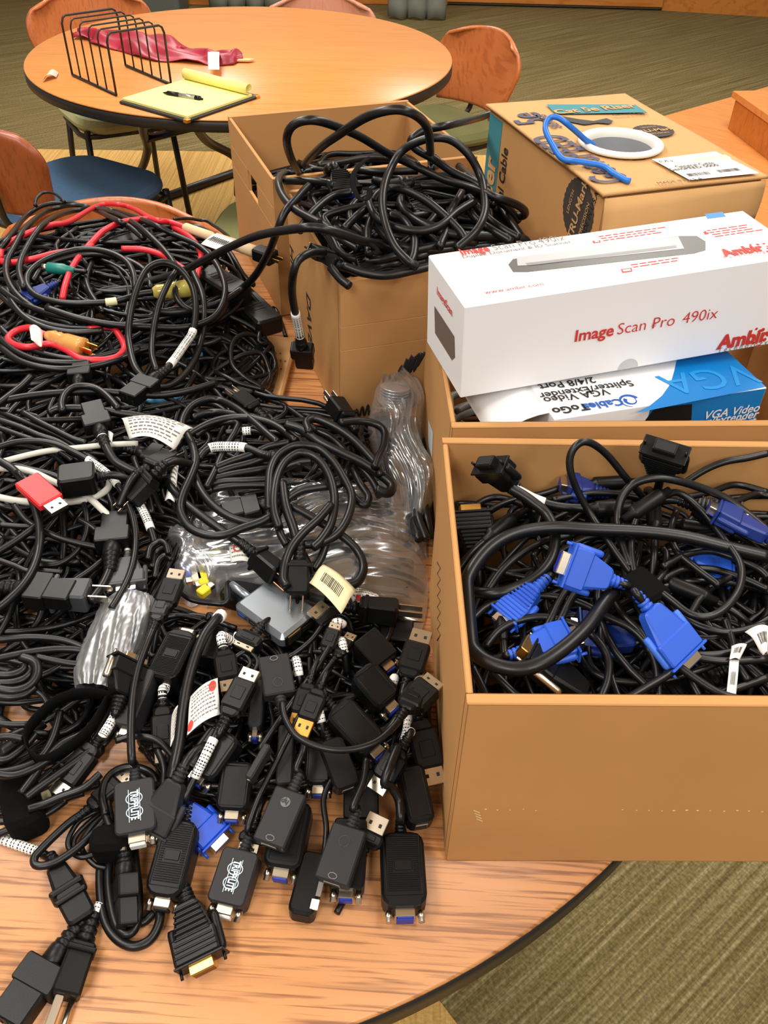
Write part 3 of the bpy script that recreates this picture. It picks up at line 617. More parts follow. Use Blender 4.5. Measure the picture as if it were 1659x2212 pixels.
# ------------------------------------------------------------------ connectors (frame: x = towards the tip, origin where the cord enters)
def relief(fr, parent, m, r=.005, n=4, L=.014):
    mb = MB(); prof = []
    for k in range(n):
        x = -L+L*k/n; q = r*(.72+.28*k/n); prof += [(x,q*.78),(x+L/n*.2,q),(x+L/n*.7,q),(x+L/n*.8,q*.78)]
    mb.lathe(fr, prof+[(.001,r*.8)], 12); return mk('strain_relief', mb, m, parent)
def barrel(mb, fr, x0, x1, y, z, r, n=10): mb.lathe(Fr(fr.p(x0,y,z), fr.x, fr.y), [(0,r*.8),((x1-x0)*.1,r),((x1-x0)*.9,r),(x1-x0,r*.8)], n)
def c_vga(fr, par, m=BPL, L=.032, W=.029, T=.0125, ribs=True, tip=MET, ins=VBLUE, scr=None, rel=True, male=True, ribm=None):
    if rel: relief(fr, par, m, T*.42)
    mb = MB(); mb.slab(Fr(fr.p(L*.32,0,0),fr.x,fr.y), L*.64, W*.50, T*.82, .003, .0015, 1.9); mb.slab(Fr(fr.p(L*.78,0,0),fr.x,fr.y), L*.44, W, T, .002, .0012)
    b = mk('plug', mb, m, par)
    if ribs:
        mb = MB()
        for k in range(9): mb.slab(Fr(fr.p(L*(.12+.095*k),0,0),fr.x,fr.y), L*.045, W*(.56+.05*min(k,8))+.001, T+.0016, .001, .0006)
        mk('grip_ribs', mb, ribm or m, b)
    mb = MB(); mb.slab(Fr(fr.p(L+.001,0,0),fr.x,fr.y), .002, W*1.13, T*1.0, .0008, .0004); mk('flange', mb, tip if ins is None else m, b)
    mb = MB(); mb.slab(Fr(fr.p(L+.005,0,0),fr.x,fr.y), .007, W*.56, T*.58, .0008, .0006); sh = mk('metal_shell', mb, tip, b)
    mb = MB(); mb.slab(Fr(fr.p(L+.0086,0,0),fr.x,fr.y), .0006, W*.48, T*.44, .0002, .0001); mk('pin_field', mb, ins or DARK, sh)
    for s in (-1,1):
        mb = MB(); barrel(mb, fr, L*.34, L*.98, s*W*.50, 0, T*.21); mb.lathe(Fr(fr.p(L+.001,s*W*.5,0),fr.x,fr.y), [(0,.0012),(.006,.0012)], 8)
        mk('thumb_screw', mb, scr or m, b)
    return b
def c_dp(fr, par, m=BPL, L=.030, W=.0185, T=.0095, tip=MET, tl=.011, rel=True, tw=.80, rings=4):
    if rel: relief(fr, par, m, T*.46, rings)
    mb = MB(); mb.slab(Fr(fr.p(L*.12,0,0),fr.x,fr.y), L*.24, W*.6, T*.9, .003, .0015, 1.55); mb.slab(Fr(fr.p(L*.6,0,0),fr.x,fr.y), L*.8, W, T, .003, .0018); b = mk('plug', mb, m, par)
    mb = MB(); mb.slab(Fr(fr.p(L*.62,0,T*.5),fr.x,fr.y), L*.34, W*.5, .0012, .001, .0004); mk('release_latch', mb, m, b)
    mb = MB(); mb.slab(Fr(fr.p(L+tl/2,0,0),fr.x,fr.y), tl, W*tw, T*.55, .0006, .0005); sh = mk('metal_tip', mb, tip, b)
    mb = MB()
    for s in (-1,1): mb.slab(Fr(fr.p(L+tl*.45,s*W*.19,T*.28),fr.x,fr.y), tl*.22, W*.11, .0004, .0003, .0001)
    mb.slab(Fr(fr.p(L+tl,0,0),fr.x,fr.y), .0005, W*tw*.78, T*.34, .0001, .0001); mk('contact_slots', mb, DARK, sh); return b
def c_iec(fr, par, m=BPL, k=1.0):
    relief(fr, par, m, .0068*k, 4, .020*k)
    mb = MB(); mb.lathe(fr, [(-.002*k,.0062*k),(.0,.0072*k),(.012*k,.0076*k)], 14); mb.slab(Fr(fr.p(.0175*k,0,0),fr.x,fr.y), .017*k, .0275*k, .0155*k, .0025, .0012); mb.slab(Fr(fr.p(.0345*k,-.001*k,0),fr.x,fr.y), .021*k, .0215*k, .0142*k, .002, .0012); b = mk('plug', mb, m, par)
    mb = MB()
    for y,z in ((0,.0028),(-.006,-.0016),(.006,-.0016)): mb.slab(Fr(fr.p(.0452*k,y*k,z*k),fr.x,fr.y), .0006, .0022*k, .0045*k, .0003, .0001)
    mk('socket_slots', mb, DARK, b); return b
def c_nema(fr, par, m=BPL, k=1.0, pm=MET, pl=.016):
    relief(fr, par, m, .0068*k, 4, .020*k)
    mb = MB(); mb.slab(Fr(fr.p(.018*k,0,0),fr.x,fr.y), .034*k, .019*k, .017*k, .0035, .0018, 1.18, 3, 1.12); mb.slab(Fr(fr.p(.007*k,0,0),fr.x,fr.y), .004*k, .026*k, .019*k, .005, .001); b = mk('plug', mb, m, par)
    for y in (-1,1):
        mb = MB(); mb.slab(Fr(fr.p(.035*k+pl*k/2,y*.0056*k,.003*k),fr.x,fr.z), pl*k, .0056*k, .0014*k, .0012, .0004); mk('flat_prong', mb, pm, b)
    mb = MB(); mb.lathe(Fr(fr.p(.035*k,0,-.0055*k),fr.x,fr.y), [(0,.0022*k),(pl*1.05*k,.0022*k),(pl*1.18*k,.001)], 10); mk('ground_prong', mb, pm, b); return b
def ferrite(fr, par, L=.026, r=.0075, m=BPL):
    mb = MB(); mb.lathe(fr, [(-L*.8,r*.5),(-L*.55,r*.6),(-L*.5,r*.95),(-L*.42,r),(L*.42,r),(L*.5,r*.95),(L*.55,r*.6),(L*.8,r*.5)], 16); return mk('ferrite_bead', mb, m, par)
# ------------------------------------------------------------------ cords
K0 = (0,0,1); K4 = (0,400,.3978); K5 = (500,220,.3978); KD = (930,900,.4394); K7 = (0,820,.3014); K8 = (350,840,.3617); K9 = (0,1250,.3014); K10 = (0,1700,.3014)
def trace(pts, crop, hs, off):
    out = []
    for p in pts:
        x, y = crop[0]+p[0]*crop[2], crop[1]+p[1]*crop[2]
        out.append(on(x, y, hs, off + (p[2]*.001 if len(p) > 2 else 0)))
    return out
def pathfr(P, i, rev=False, up=(0,0,1)):
    i = max(1, min(len(P)-2, i)); d = P[i+1]-P[i-1]
    return Fr(P[i], -d if rev else d, None, Vector(up))
def endfr(P, start, roll=0.0):
    o, q = (P[0], P[2]) if start else (P[-1], P[-3]); fr = Fr(o, o-q)
    if roll: c, s = math.cos(roll), math.sin(roll); fr = Fr(o, fr.x, fr.y*c+fr.z*s)
    return fr
def sleeve(P, t0, t1, r, par, m=WHT, bars=True, name='label_sleeve'):
    n = len(P); i0, i1 = int(t0*(n-1)), max(int(t1*(n-1)), int(t0*(n-1))+2); Q = P[i0:i1+1]
    mb = MB(); mb.tube(Q, r*1.22, 10); o = mk(name, mb, m, par)
    if bars:
        Ln = sum((Q[i+1]-Q[i]).length for i in range(len(Q)-1)); mb = MB(); k = .12
        while k < .88:
            f = k*(len(Q)-1); i = min(int(f), len(Q)-2); p = Q[i].lerp(Q[i+1], f-i); w = R_.uniform(.0005,.0012)
            mb.lathe(Fr(p, Q[i+1]-Q[i]), [(-w/2,r*1.24),(w/2,r*1.24)], 10); k += R_.uniform(.0018,.0034)/max(Ln,.004)
        if mb.n: mk('barcode', mb, INK, o)
    return o
def cord(label, pts, crop, hs, off=.004, r=.004, m=None, end=None, start=None, name='cable', cat='cable', group=None, sl=None, sides=10, fer=None, n=7, P=None, z=None):
    P = P or trace(pts, crop, hs, off); P = smooth(P, n)
    if hs is HD:
        for p in P:
            if p.z < .212: p.x, p.y = inbox(BD, r+.001)(p.x, p.y)
    for p in P:
        if p.z < r: p.z = r
    mb = MB(); mb.tube(P, r, sides); o = mk(name, mb, m or BLK, None, label, cat, group)
    for e, s in ((start,True),(end,False)):
        if e: 
            kw = dict(e[1]) if len(e) > 1 else {}; roll = kw.pop('roll',0.0); e[0](endfr(P, s, roll), o, **kw)
    for q in (sl or []): sleeve(P, q[0], q[1], r, o, *(q[2:]))
    for t in (fer or []): ferrite(pathfr(P, int(t*(len(P)-1))), o, r=max(.0065, r*1.9), L=.030)
    o['_'] = 0; del o['_']
    return o, P
def ell(x, y, cx, cy, rx, ry, h):
    q = 1-((x-cx)/rx)**2-((y-cy)/ry)**2; return h*q**.6 if q > 0 else 0.0
def HL(x, y):
    return max(ell(x,y,-.42,1.16,.34,.30,.115), ell(x,y,-.55,.85,.48,.40,.085), ell(x,y,-.13,.76,.21,.22,.065), ell(x,y,-.50,.55,.38,.30,.055), ell(x,y,-.14,.47,.22,.24,.030), .004)
def HD(x, y): return .142 + ell(x,y,.24,.50,.25,.20,.028)
def HB(x, y): return .196 + ell(x,y,.02,1.08,.24,.22,.045)
def H0(x, y): return 0.0
BURIED, GREYS = MB(), MB()
def fill(n, pick, hs, rad, r, depth, clampf, label, group, m=BLK, turns=(1.2,2.6), floor=.003, seed=3, name='cable', keep=0):
    g = random.Random(seed)
    for i in range(n):
        cx, cy = pick(g); R0 = g.uniform(*rad); a = g.uniform(0,6.28); q = g.uniform(.45,.95); th = g.uniform(0,3.14); T = g.uniform(*turns); dp = g.uniform(*depth); rr = r*g.uniform(.85,1.15)
        ph = [g.uniform(0,6.28) for _ in range(4)]; N_ = int(T*13); P = []
        for k in range(N_+1):
            t = a + T*6.283*k/N_; R1 = R0*(1+.22*math.sin(1.7*t+ph[0])+.12*math.sin(.6*t+ph[1])); x0, y0 = R1*math.cos(t), R1*q*math.sin(t)
            x, y = cx + x0*math.cos(th)-y0*math.sin(th) + .02*math.sin(.45*t+ph[2]), cy + x0*math.sin(th)+y0*math.cos(th) + .02*math.cos(.37*t+ph[3])
            x, y = clampf(x, y); z = max(floor+rr, hs(x,y)-dp+.008*math.sin(1.3*t+ph[2])); P.append(Vector((x,y,z)))
        if i < keep: cord(label, None, None, None, r=rr, m=m, group=group, P=P, sides=7, n=4, name=name)
        else:
            Q = smooth(P, 4); (GREYS if m is not BLK else BURIED).tube(Q, rr, 7)
def inpoly(x, y, P):
    c = False; j = len(P)-1
    for i in range(len(P)):
        if (P[i][1] > y) != (P[j][1] > y) and x < (P[j][0]-P[i][0])*(y-P[i][1])/(P[j][1]-P[i][1])+P[i][0]: c = not c
        j = i
    return c
# ------------------------------------------------------------------ buried cords of the heap and the cartons
HP = [at(*p,.02) for p in ((-260,560),(60,520),(300,480),(460,560),(560,700),(600,800),(570,900),(690,900),(800,930),(800,1060),(640,1130),(420,1180),(330,1330),(250,1560),(120,1700),(-60,1760),(-330,1500))]
HP2 = [(p.x,p.y) for p in HP]; HC = (sum(p[0] for p in HP2)/len(HP2), sum(p[1] for p in HP2)/len(HP2))
def heapclamp(x, y):
    for _ in range(12):
        if inpoly(x, y, HP2): break
        x, y = x+(HC[0]-x)*.12, y+(HC[1]-y)*.12
    return x, y
def pickheap(g):
    while True:
        x, y = g.uniform(-.95,.1), g.uniform(.3,1.5)
        if inpoly(x, y, HP2): return x, y
def pickrect(b):
    def f(g): p = b['o']+b['u']*g.uniform(.03,b['w']-.03)+b['v']*g.uniform(.03,b['d']-.03); return p.x, p.y
    return f
fill(110, pickheap, HL, (.05,.16), .0034, (.004,.03), heapclamp, 'black cord buried in the tangled heap on the table, no plug in sight', 'buried cords of the table heap', seed=5, keep=44)
fill(60, pickheap, HL, (.05,.15), .0034, (.03,.075), heapclamp, 'black cord buried in the tangled heap on the table, no plug in sight', 'buried cords of the table heap', seed=6)
fill(46, pickrect(BD), HD, (.04,.13), .0027, (.004,.05), inbox(BD), 'thin black cable sunk among the blue-ended cables of the carton at the table rim', 'buried cables of the blue-plug carton', seed=8, keep=12, floor=.006)
fill(26, pickrect(BD), HD, (.05,.13), .003, (.05,.11), inbox(BD), 'thin black cable sunk among the blue-ended cables of the carton at the table rim', 'buried cables of the blue-plug carton', seed=9, floor=.006)
fill(46, pickrect(BB), HB, (.05,.12), .0048, (.0,.07), inbox(BB), 'thick black cable sunk in the carton marked with black scribbles', 'buried cables of the scribbled carton', seed=10, keep=10, floor=.006)
CAs = inbox(BA)
fill(22, pickrect(BA), lambda x,y: .15, (.05,.13), .0048, (.0,.08), CAs, 'thick black cable lying in the tall carton with hand slots', 'buried cables of the tall carton', seed=11, keep=4, floor=.006)
fill(14, lambda g: (g.uniform(.075,.16), g.uniform(.64,.76)), lambda x,y: .15, (.02,.06), .0042, (.0,.06), inbox(BC), 'pale grey cable coiled under the white scanner box', 'pale cables under the scanner box', m=mat('pale grey cable jacket',(150,150,142),.45), seed=12, keep=14, floor=.006)
fill(6, lambda g: (g.uniform(.075,.2), g.uniform(.64,.80)), lambda x,y: .12, (.03,.07), .004, (.0,.08), inbox(BC), 'black cable deep in the carton under the white scanner box', 'black cables under the scanner box', seed=13, floor=.006)
AP2 = [(p.x,p.y) for p in [at(*p,.01) for p in ((300,1400),(380,1330),(560,1400),(720,1360),(880,1350),(930,1500),(915,1650),(800,1690),(640,1720),(500,1740),(390,1720),(300,1620))]]; AC = (sum(p[0] for p in AP2)/len(AP2), sum(p[1] for p in AP2)/len(AP2))
def padclamp(x, y):
    for _ in range(14):
        if inpoly(x, y, AP2): break
        x, y = x+(AC[0]-x)*.10, y+(AC[1]-y)*.10
    return x, y
def pickpad(g):
    while True:
        x, y = g.uniform(-.4,.1), g.uniform(.3,.75)
        if inpoly(x, y, AP2): return x, y
fill(70, pickpad, lambda x,y: .026, (.03,.08), .0028, (.0,.022), padclamp, 'thin black cord sunk below the video adapters', 'cords below the video adapters', seed=21, keep=14)
mk('buried_cables', BURIED, BLK, None, 'uncountable black cables packed deep in the heap and the cartons', 'cables', kind='stuff')
# ------------------------------------------------------------------ cords that can be told apart: tall coil at the back of the heap
HLb = lambda x, y: HL(x,y)+.006
c4 = lambda lab, pts, **k: cord(lab, pts, K4, HLb, **{**dict(off=.004, r=.0043), **k})
c4('topmost thick black cord arching over the back rim of the tall coil', [(0,350),(60,270),(130,180),(220,115),(330,95),(430,106),(530,140),(620,185),(700,225,-3),(780,290,-6)], off=.012)
c4('thick black cord forming the outermost ring of the tall coil', [(400,760,-8),(250,700,-6),(120,620),(50,530),(35,430),(80,330),(150,220),(260,140),(400,108),(520,130),(640,160),(760,230),(860,320),(930,400),(970,470,-4)], off=.014)
c4('thick black cord sweeping from the tall coil down its sunlit side to the kraft box', [(130,560),(105,450),(150,330),(250,200),(380,145),(520,125),(660,150),(800,200),(950,270),(1080,330),(1170,420),(1215,520),(1220,600),(1190,680),(1130,735),(1000,772),(800,770),(600,755),(420,720),(250,665)], off=.018)
def c_yellow(fr, par):
    mb = MB(); mb.lathe(fr, [(0,.006),(.006,.0095),(.018,.0095),(.020,.011),(.048,.012),(.050,.010)], 14); b = mk('clear_receptacle', mb, CLY, par)
    mb = MB(); mb.slab(Fr(fr.p(.036,0,.0),fr.x,fr.y), .02, .012, .010, .001, .001); mk('green_core', mb, mat('lime green core',(170,200,40),.4), b)
def clear(name, rgb, a, rough=.12):
    m = bpy.data.materials.new(name); m.use_nodes = True; nt = m.node_tree; L = nt.links.new; out = nt.nodes['Material Output']; b = nt.nodes['Principled BSDF']
    b.inputs['Base Color'].default_value = lin(rgb); b.inputs['Roughness'].default_value = rough; b.inputs['Specular IOR Level'].default_value = .8
    tr = N(nt,'BsdfTransparent'); lw = N(nt,'LayerWeight', Blend=.35); mr = N(nt,'MapRange'); mr.inputs[3].default_value = a; mr.inputs[4].default_value = min(1,a+.5)
    L(lw.outputs['Facing'], mr.inputs[0]); mx = N(nt,'MixShader'); L(mr.outputs[0], mx.inputs[0]); L(tr.outputs[0], mx.inputs[1]); L(b.outputs[0], mx.inputs[2]); L(mx.outputs[0], out.inputs[0]); return m
CLY = clear('clear yellow plastic', (226,206,110), .62); CLO_ = clear('clear orange plastic', (236,170,96), .55)
c4('thick black cord coiled inside the heap and ending in a clear yellow receptacle', [(735,560,-4),(725,480),(680,410),(580,362),(450,347),(320,375),(220,420),(155,480),(150,545),(200,600),(300,632),(400,642),(500,640),(600,634),(660,622),(760,592),(830,582)], off=.016, end=(c_yellow,), sl=[(.80,.85,mat('cream label',(222,214,170),.6),False)])
c4('thick black cord on the inner ring of the tall coil, half under the yellow receptacle', [(820,560),(800,480),(720,420),(600,385),(480,375),(340,400),(230,450),(180,520)], off=.010)
c4('thick black cord running low around the front of the tall coil', [(0,560),(100,630),(250,690),(420,730),(600,762),(780,775),(950,775),(1100,755),(1190,710),(1230,640,-6)], off=.012)
c4('thick black cord second lowest on the front of the tall coil', [(0,590),(60,650),(150,715),(280,760),(420,775),(560,772),(700,755),(850,730),(980,690),(1060,640)], off=.007)
c4('glossy black cord bulging at the coil edge above the orange plug', [(40,560),(70,640),(140,720),(250,775),(400,800),(560,790)], off=.010, r=.0046)
c4('black cord passing in front of the orange plug, highest of three', [(0,770),(60,830),(160,890),(300,930),(440,945),(560,925),(700,890),(820,870),(1000,870),(1130,860),(1200,830)], off=.005, r=.0038)
c4('black cord passing in front of the orange plug, middle of three', [(0,830),(80,900),(200,950),(340,965),(480,960),(640,930),(760,890)], off=.006, r=.0042)
c4('black cord passing in front of the orange plug, lowest of three', [(0,880),(120,960),(300,998),(500,985),(640,950),(740,905),(830,880)], off=.006, r=.0042)
c4('black power cord standing in an upright loop with a barcode sleeve and a socket plug', [(1030,440),(1060,500),(1100,600),(1110,720),(1090,850),(1050,960),(980,1050),(900,1095),(830,1080,4),(740,1000,8),(705,880,14),(698,780,22),(720,640,30),(760,520,36),(810,445,40),(890,418,42),(970,450,40),(1030,520,34),(1058,600,28),(1062,700,22),(1045,800,18),(1000,870,16),(940,955,14),(880,1020,12),(850,1045,11)], off=.012, r=.0044, end=(c_iec,dict(k=1.15)), sl=[(.83,.93)])
c4('black cord hanging as the narrow inner strand of the upright loop', [(960,460,30),(910,540,26),(860,660,20),(832,800,12),(826,920,6),(850,1010)], off=.010, r=.0042)
c4('black cord turning in a small loop beside the yellow receptacle', [(1000,470,10),(960,530,12),(955,600,10),(1000,660,6),(1080,690),(1180,690)], off=.012, r=.0042)
c4('black cord ringing the dark hollow at the centre of the tall coil', [(500,420),(470,500),(485,570),(520,630),(560,690)], off=.004, r=.0036)
# long cords from the scribbled carton into the heap
P = [at(500+.3978*900,220+.3978*860,.20), at(820,530,.235), at(780,520,.25), at(720,500,.27), at(680,492,.275), at(640,494,.27), at(560,508,.235), at(500,532,.20), at(440,562,.16), at(400,583,.14), at(350,600,.125), at(300,612,.115)]
cord('thick black cable arching from the scribbled carton across to the coil heap, upper of two', None, None, None, r=.0050, P=P)
P = [at(707,383,.215), at(671,399,.235), at(639,431,.245), at(615,459,.24), at(599,498,.22), at(580,546,.18), at(552,594,.13), at(524,622,.10), at(480,652,.095), at(430,668,.10), at(380,675,.105), at(330,672,.11)]
cord('thick black cable drooping from the scribbled carton into the coil heap, lower of two', None, None, None, r=.0050, P=P)
# loops spilling to the kraft box
lowr = lambda x, y: max(HL(x,y)*.5, .02)
for lab, pts, off in (
 ('outermost black cord loop lying on the flat kraft box', [(1200,712),(1290,720),(1375,760),(1425,840),(1402,920),(1330,990),(1240,1060),(1120,1110),(900,1130),(700,1122),(400,1125),(100,1150),(0,1190)], .012),
 ('glossy black cord loop reaching farthest over the kraft box', [(1215,745),(1330,790),(1420,860),(1470,930),(1490,1010),(1470,1070),(1400,1110),(1280,1138),(1100,1150),(950,1160)], .004),
 ('black cord loop second from the edge of the kraft box', [(1260,760),(1370,840),(1430,920),(1455,1000),(1430,1060),(1350,1095),(1220,1120),(1050,1130)], .007),
 ('black cord slanting across the kraft box print', [(1430,780),(1410,870),(1330,960),(1200,1040),(1100,1140),(1060,1230)], .014),
 ('black cord ducking under the loops on the kraft box', [(1230,800),(1330,880),(1400,960),(1400,1040),(1330,1085),(1180,1105)], .003),
 ('black cord crossing the inner part of the kraft box', [(1090,890),(1130,960),(1080,1040),(980,1090),(850,1110)], .006)):
    cord(lab, pts, K4, lowr, off=off, r=.0042)
# red cords
cr_ = lambda lab, pts, **k: cord(lab, pts, K4, HLb, **{**dict(off=.012, r=.0043, m=RED), **k})
def c_taped(fr, par):
    mb = MB(); mb.lathe(fr, [(-.004,.0048),(.0,.007),(.05,.0072),(.052,.0055),(.058,.0055),(.060,.0078),(.10,.0085),(.13,.009),(.133,.006)], 14); b = mk('tape_wrapping', mb, mat('yellowed paper tape',(214,190,150),.7), par)
    g = fr.p(.085,0,.010); mb = MB(); mb.grid(lambda u,v: Fr(g,fr.x,fr.y).p((u-.5)*.042,-.004-.034*v,.002*math.sin(v*3)-.004*v), 4, 4); mk('barcode_flag', mb, WHT, b, solid=.001)
    mb = MB()
    for k in range(9): mb.slab(Fr(fr.p(.070+k*.0034,-.022,.0112),fr.x,fr.y), .0016, .014, .0004, .0002, .0001)
    mk('barcode', mb, INK, b)
    mb = MB(); mb.slab(fr.sh(.150), .034, .022, .018, .004, .002, 1.1); mk('plug', mb, BPL, par)
    for y in (-.005,.005):
        mb = MB(); mb.slab(Fr(fr.p(.172,y,0),fr.x,fr.z), .014, .005, .0014, .001, .0003); mk('flat_prong', mb, GOLD, par)
cr_('red cord crossing the heap top to a taped beige end with a barcode flag', [(0,395),(15,340),(90,290),(200,240),(290,214),(380,196,-4),(530,112,0),(640,104,4),(730,130,4),(830,185,4),(920,200,4),(1010,230,4)], off=.010, end=(c_taped,))
cr_('red cord slanting down through the middle of the tall coil', [(940,225),(1040,290),(1090,370),(1080,440,-2),(1062,520,-6)], off=.008)
cr_('red cord bending back under the rings of the tall coil', [(0,412),(60,420),(180,400),(310,368),(450,350),(490,320),(560,250),(650,205),(740,188),(830,180)], off=.009, r=.0045)
cr_('red cord dropping steeply into the dark middle of the coil', [(500,325),(430,390),(385,460),(355,540),(338,620,-4)], off=.009)
cr_('short red cord arc behind the yellow receptacle', [(660,345),(780,350),(880,380),(960,430),(1020,470)], off=.006)
def c_orange(fr, par):
    mb = MB(); mb.lathe(fr, [(-.004,.006),(.006,.0095),(.010,.0085),(.014,.010),(.018,.009),(.024,.011),(.046,.0125),(.050,.013)], 14); b = mk('clear_plug', mb, CLO_, par)
    mb = MB(); mb.slab(fr.sh(.034), .026, .014, .012, .002, .001); mk('orange_core', mb, mat('orange plug core',(238,150,40),.4), b)
    for y in (-.006,.006):
        mb = MB(); mb.slab(Fr(fr.p(.058,y,.003),fr.x,fr.z), .020, .006, .0016, .001, .0003); mk('flat_prong', mb, GOLD, b)
    mb = MB(); mb.lathe(fr.sh(.048,0,-.006), [(0,.0024),(.018,.0024),(.020,.001)], 10); mk('ground_prong', mb, GOLD, b)
cr_('red cord looping in front of the coil and ending in a clear orange plug', [(480,782),(600,770),(645,810),(676,880),(640,930),(560,950),(440,942),(360,895,2),(270,862,3),(150,880,2),(70,862),(45,830),(90,790),(165,775,4),(215,800,8),(270,820,8)], off=.008, end=(c_orange,), r=.0044)
mb = MB(); g = [on(*p,HLb,.02) for p in ((64,706),(92,716),(88,740),(70,742))]
mb.grid(lambda u,v: (g[0].lerp(g[1],u)).lerp(g[3].lerp(g[2],u),v)+Vector((0,0,.006*math.sin(u*3+v*2))), 5, 5); mk('warning_tag', mb, WHT, None, 'crumpled white tag on the cord of the clear orange plug', 'tag', solid=.001)
# power bricks and dark plugs at the far edge of the heap
def brick(label, p0, p1, z, W, T, name='power_adapter', cat='power adapter', m=BPL, hs=HLb, ribs=0):
    a, b = at(*p0,z), at(*p1,z); t = empty(name, tuple((a+b)/2-Vector((0,0,T))), label, cat); fr = Fr((a+b)/2-Vector((0,0,T/2)), b-a)
    L = (b-a).length; mb = MB(); mb.slab(fr, L, W, T, .006, .003); bo = mk('body', mb, m, t)
    if ribs:
        mb = MB()
        for k in range(ribs): mb.slab(fr.sh(-L/2+L*(k+.5)/ribs*.5+L*.25,0,T/2), L*.25/ribs, W*.5, .0012, .0005, .0003)
        mk('grip_ribs', mb, m, bo)
    return t, fr, L
brick('black power adapter wedged under the taped red cord end', (440,575), (520,625), .10, .040, .030, ribs=6)
brick('long black power adapter sloping from the heap towards the tall carton', (500,610), (585,690), .075, .040, .026, ribs=8)
brick('flat black power strip lying deep in the tall coil', (210,515), (330,505), .10, .05, .02)
brick('black power adapter below the coil behind the kraft box loops', (300,725), (480,715), .05, .045, .03)
c4('thin black cord rising in a small arch at the very back of the heap', [(190,110),(200,70),(240,40),(300,50),(350,90)], off=.02, r=.003)
c4('thin black cord trailing off the heap towards the tall carton', [(940,185,-10),(1040,182,-14),(1150,215,-20),(1230,270,-22),(1260,310,-24)], off=.012, r=.003)
P = [at(560,690,.02), at(590,665,.012), at(605,690,.006), at(618,730,.005)]
cord('thin black cord between the long adapter and the tall carton base', None, None, None, r=.003, P=P)
def c_din(fr, par):
    mb = MB(); mb.lathe(fr, [(-.012,.004),(0,.006),(.004,.0075),(.026,.0075),(.027,.006)], 12); b = mk('plug', mb, TEAL, par)
    mb = MB(); mb.lathe(fr.sh(.026), [(0,.005),(.008,.005)], 12); mk('metal_tip', mb, MET, b)
c4('black cord with a small teal round plug inside the tall coil', [(470,470),(400,462),(360,458)], off=.012, r=.003, end=(c_din,))
c4('black cord with a blue plug glimpsed through the coil', [(330,520),(290,540),(262,555)], off=.006, r=.003, end=(c_vga,dict(m=BLUED,ribs=False)))
# light blue cord and dark plugs on the kraft box
cord('light blue flat cord winding over the kraft box under the black loops', [(930,1000),(1000,960),(1070,940),(1100,900),(1090,880)], K4, lowr, off=.006, r=.004, m=mat('light blue jacket',(84,164,206),.45))
cord('light blue cord end showing below the black loops near the kraft box', [(770,1160),(860,1172),(960,1155),(1010,1135)], K4, lowr, off=.010, r=.004, m=MATS['light blue jacket'])
cord('black plug with brass prongs resting on the kraft box', [(1400,900),(1350,890),(1310,880)], K4, lowr, off=.014, r=.004, end=(c_nema,dict(pm=GOLD)), cat='power cord', name='power_cable')
cord('black cord with a socket plug lying at the lower corner of the kraft box', [(1430,1240),(1390,1210),(1360,1185)], K4, lowr, off=.010, r=.0042, end=(c_iec,dict(k=1.1)), cat='power cord', name='power_cable')
# ------------------------------------------------------------------ video cables of the scribbled carton
cb = lambda lab, pts, **k: cord(lab, pts, K5, HB, **{**dict(off=.006, r=.0050, cat='cable'), **k})
cb('thick black cable arching highest inside the tall carton, against its back wall', [(395,340,0),(430,300,30),(500,235,70),(580,180,95),(700,100,125),(800,58,140),(900,42,145),(980,62,140),(1040,105,120),(1070,165,95),(1080,260,50),(1085,350,0)])
cb('thick black cable looping up at the tall carton corner, then down beside the cable carton', [(370,390,0),(330,320,35),(302,230,80),(310,160,105),(360,112,115),(450,100,115),(560,130,100),(700,190,75),(850,280,45),(1000,350,25),(1150,420,18),(1300,465,20),(1420,512,26),(1540,555,16),(1592,592,4),(1580,620,-8),(1500,602,-14),(1400,575,-14)])
cb('thick black cable leaving the pile towards the lid of the printed cable carton', [(1500,30,70),(1350,85,72),(1200,122,68),(1060,152,62),(990,190,55),(975,222,48),(1010,262,40),(1100,312,30),(1200,380,22),(1320,440,16),(1400,500,10),(1500,575,-4),(1560,650,-20)], off=.008)
cb('thick black cable drawn in a tall upright loop at the right half of the pile', [(1220,800,-4),(1330,700,8),(1375,600,14),(1372,500,18),(1350,400,28),(1290,290,48),(1200,212,62),(1100,195,66),(1000,222,58),(920,272,46),(870,350,34),(832,450,26),(820,560,20),(842,680,16),(890,790,10),(960,865,6),(1010,895,0)], off=.012)
cb('thick black cable curling round the near corner of the pile', [(350,385,0),(285,390,6),(255,430,10),(278,510,8),(340,580,6),(430,632,6),(520,680,6),(600,745,4),(690,800,0)])
cb('thick black cable forming a low arch over the middle of the pile', [(770,540,0),(800,500,6),(870,470,10),(960,488,12),(1060,540,10),(1150,612,6),(1230,690,2),(1270,745,0)], off=.010)
cb('thick black cable sagging as a wide loop under the arch', [(745,540,4),(770,602,4),(820,652,2),(920,690,2),(1040,700,2),(1140,670,4),(1220,602,6),(1320,540,8)], off=.010)
cb('thick black cable lying behind the front panel rim of the scribbled carton', [(610,892,2),(720,930,0),(850,942,0),(1000,912,0),(1090,890,0)], off=.004)
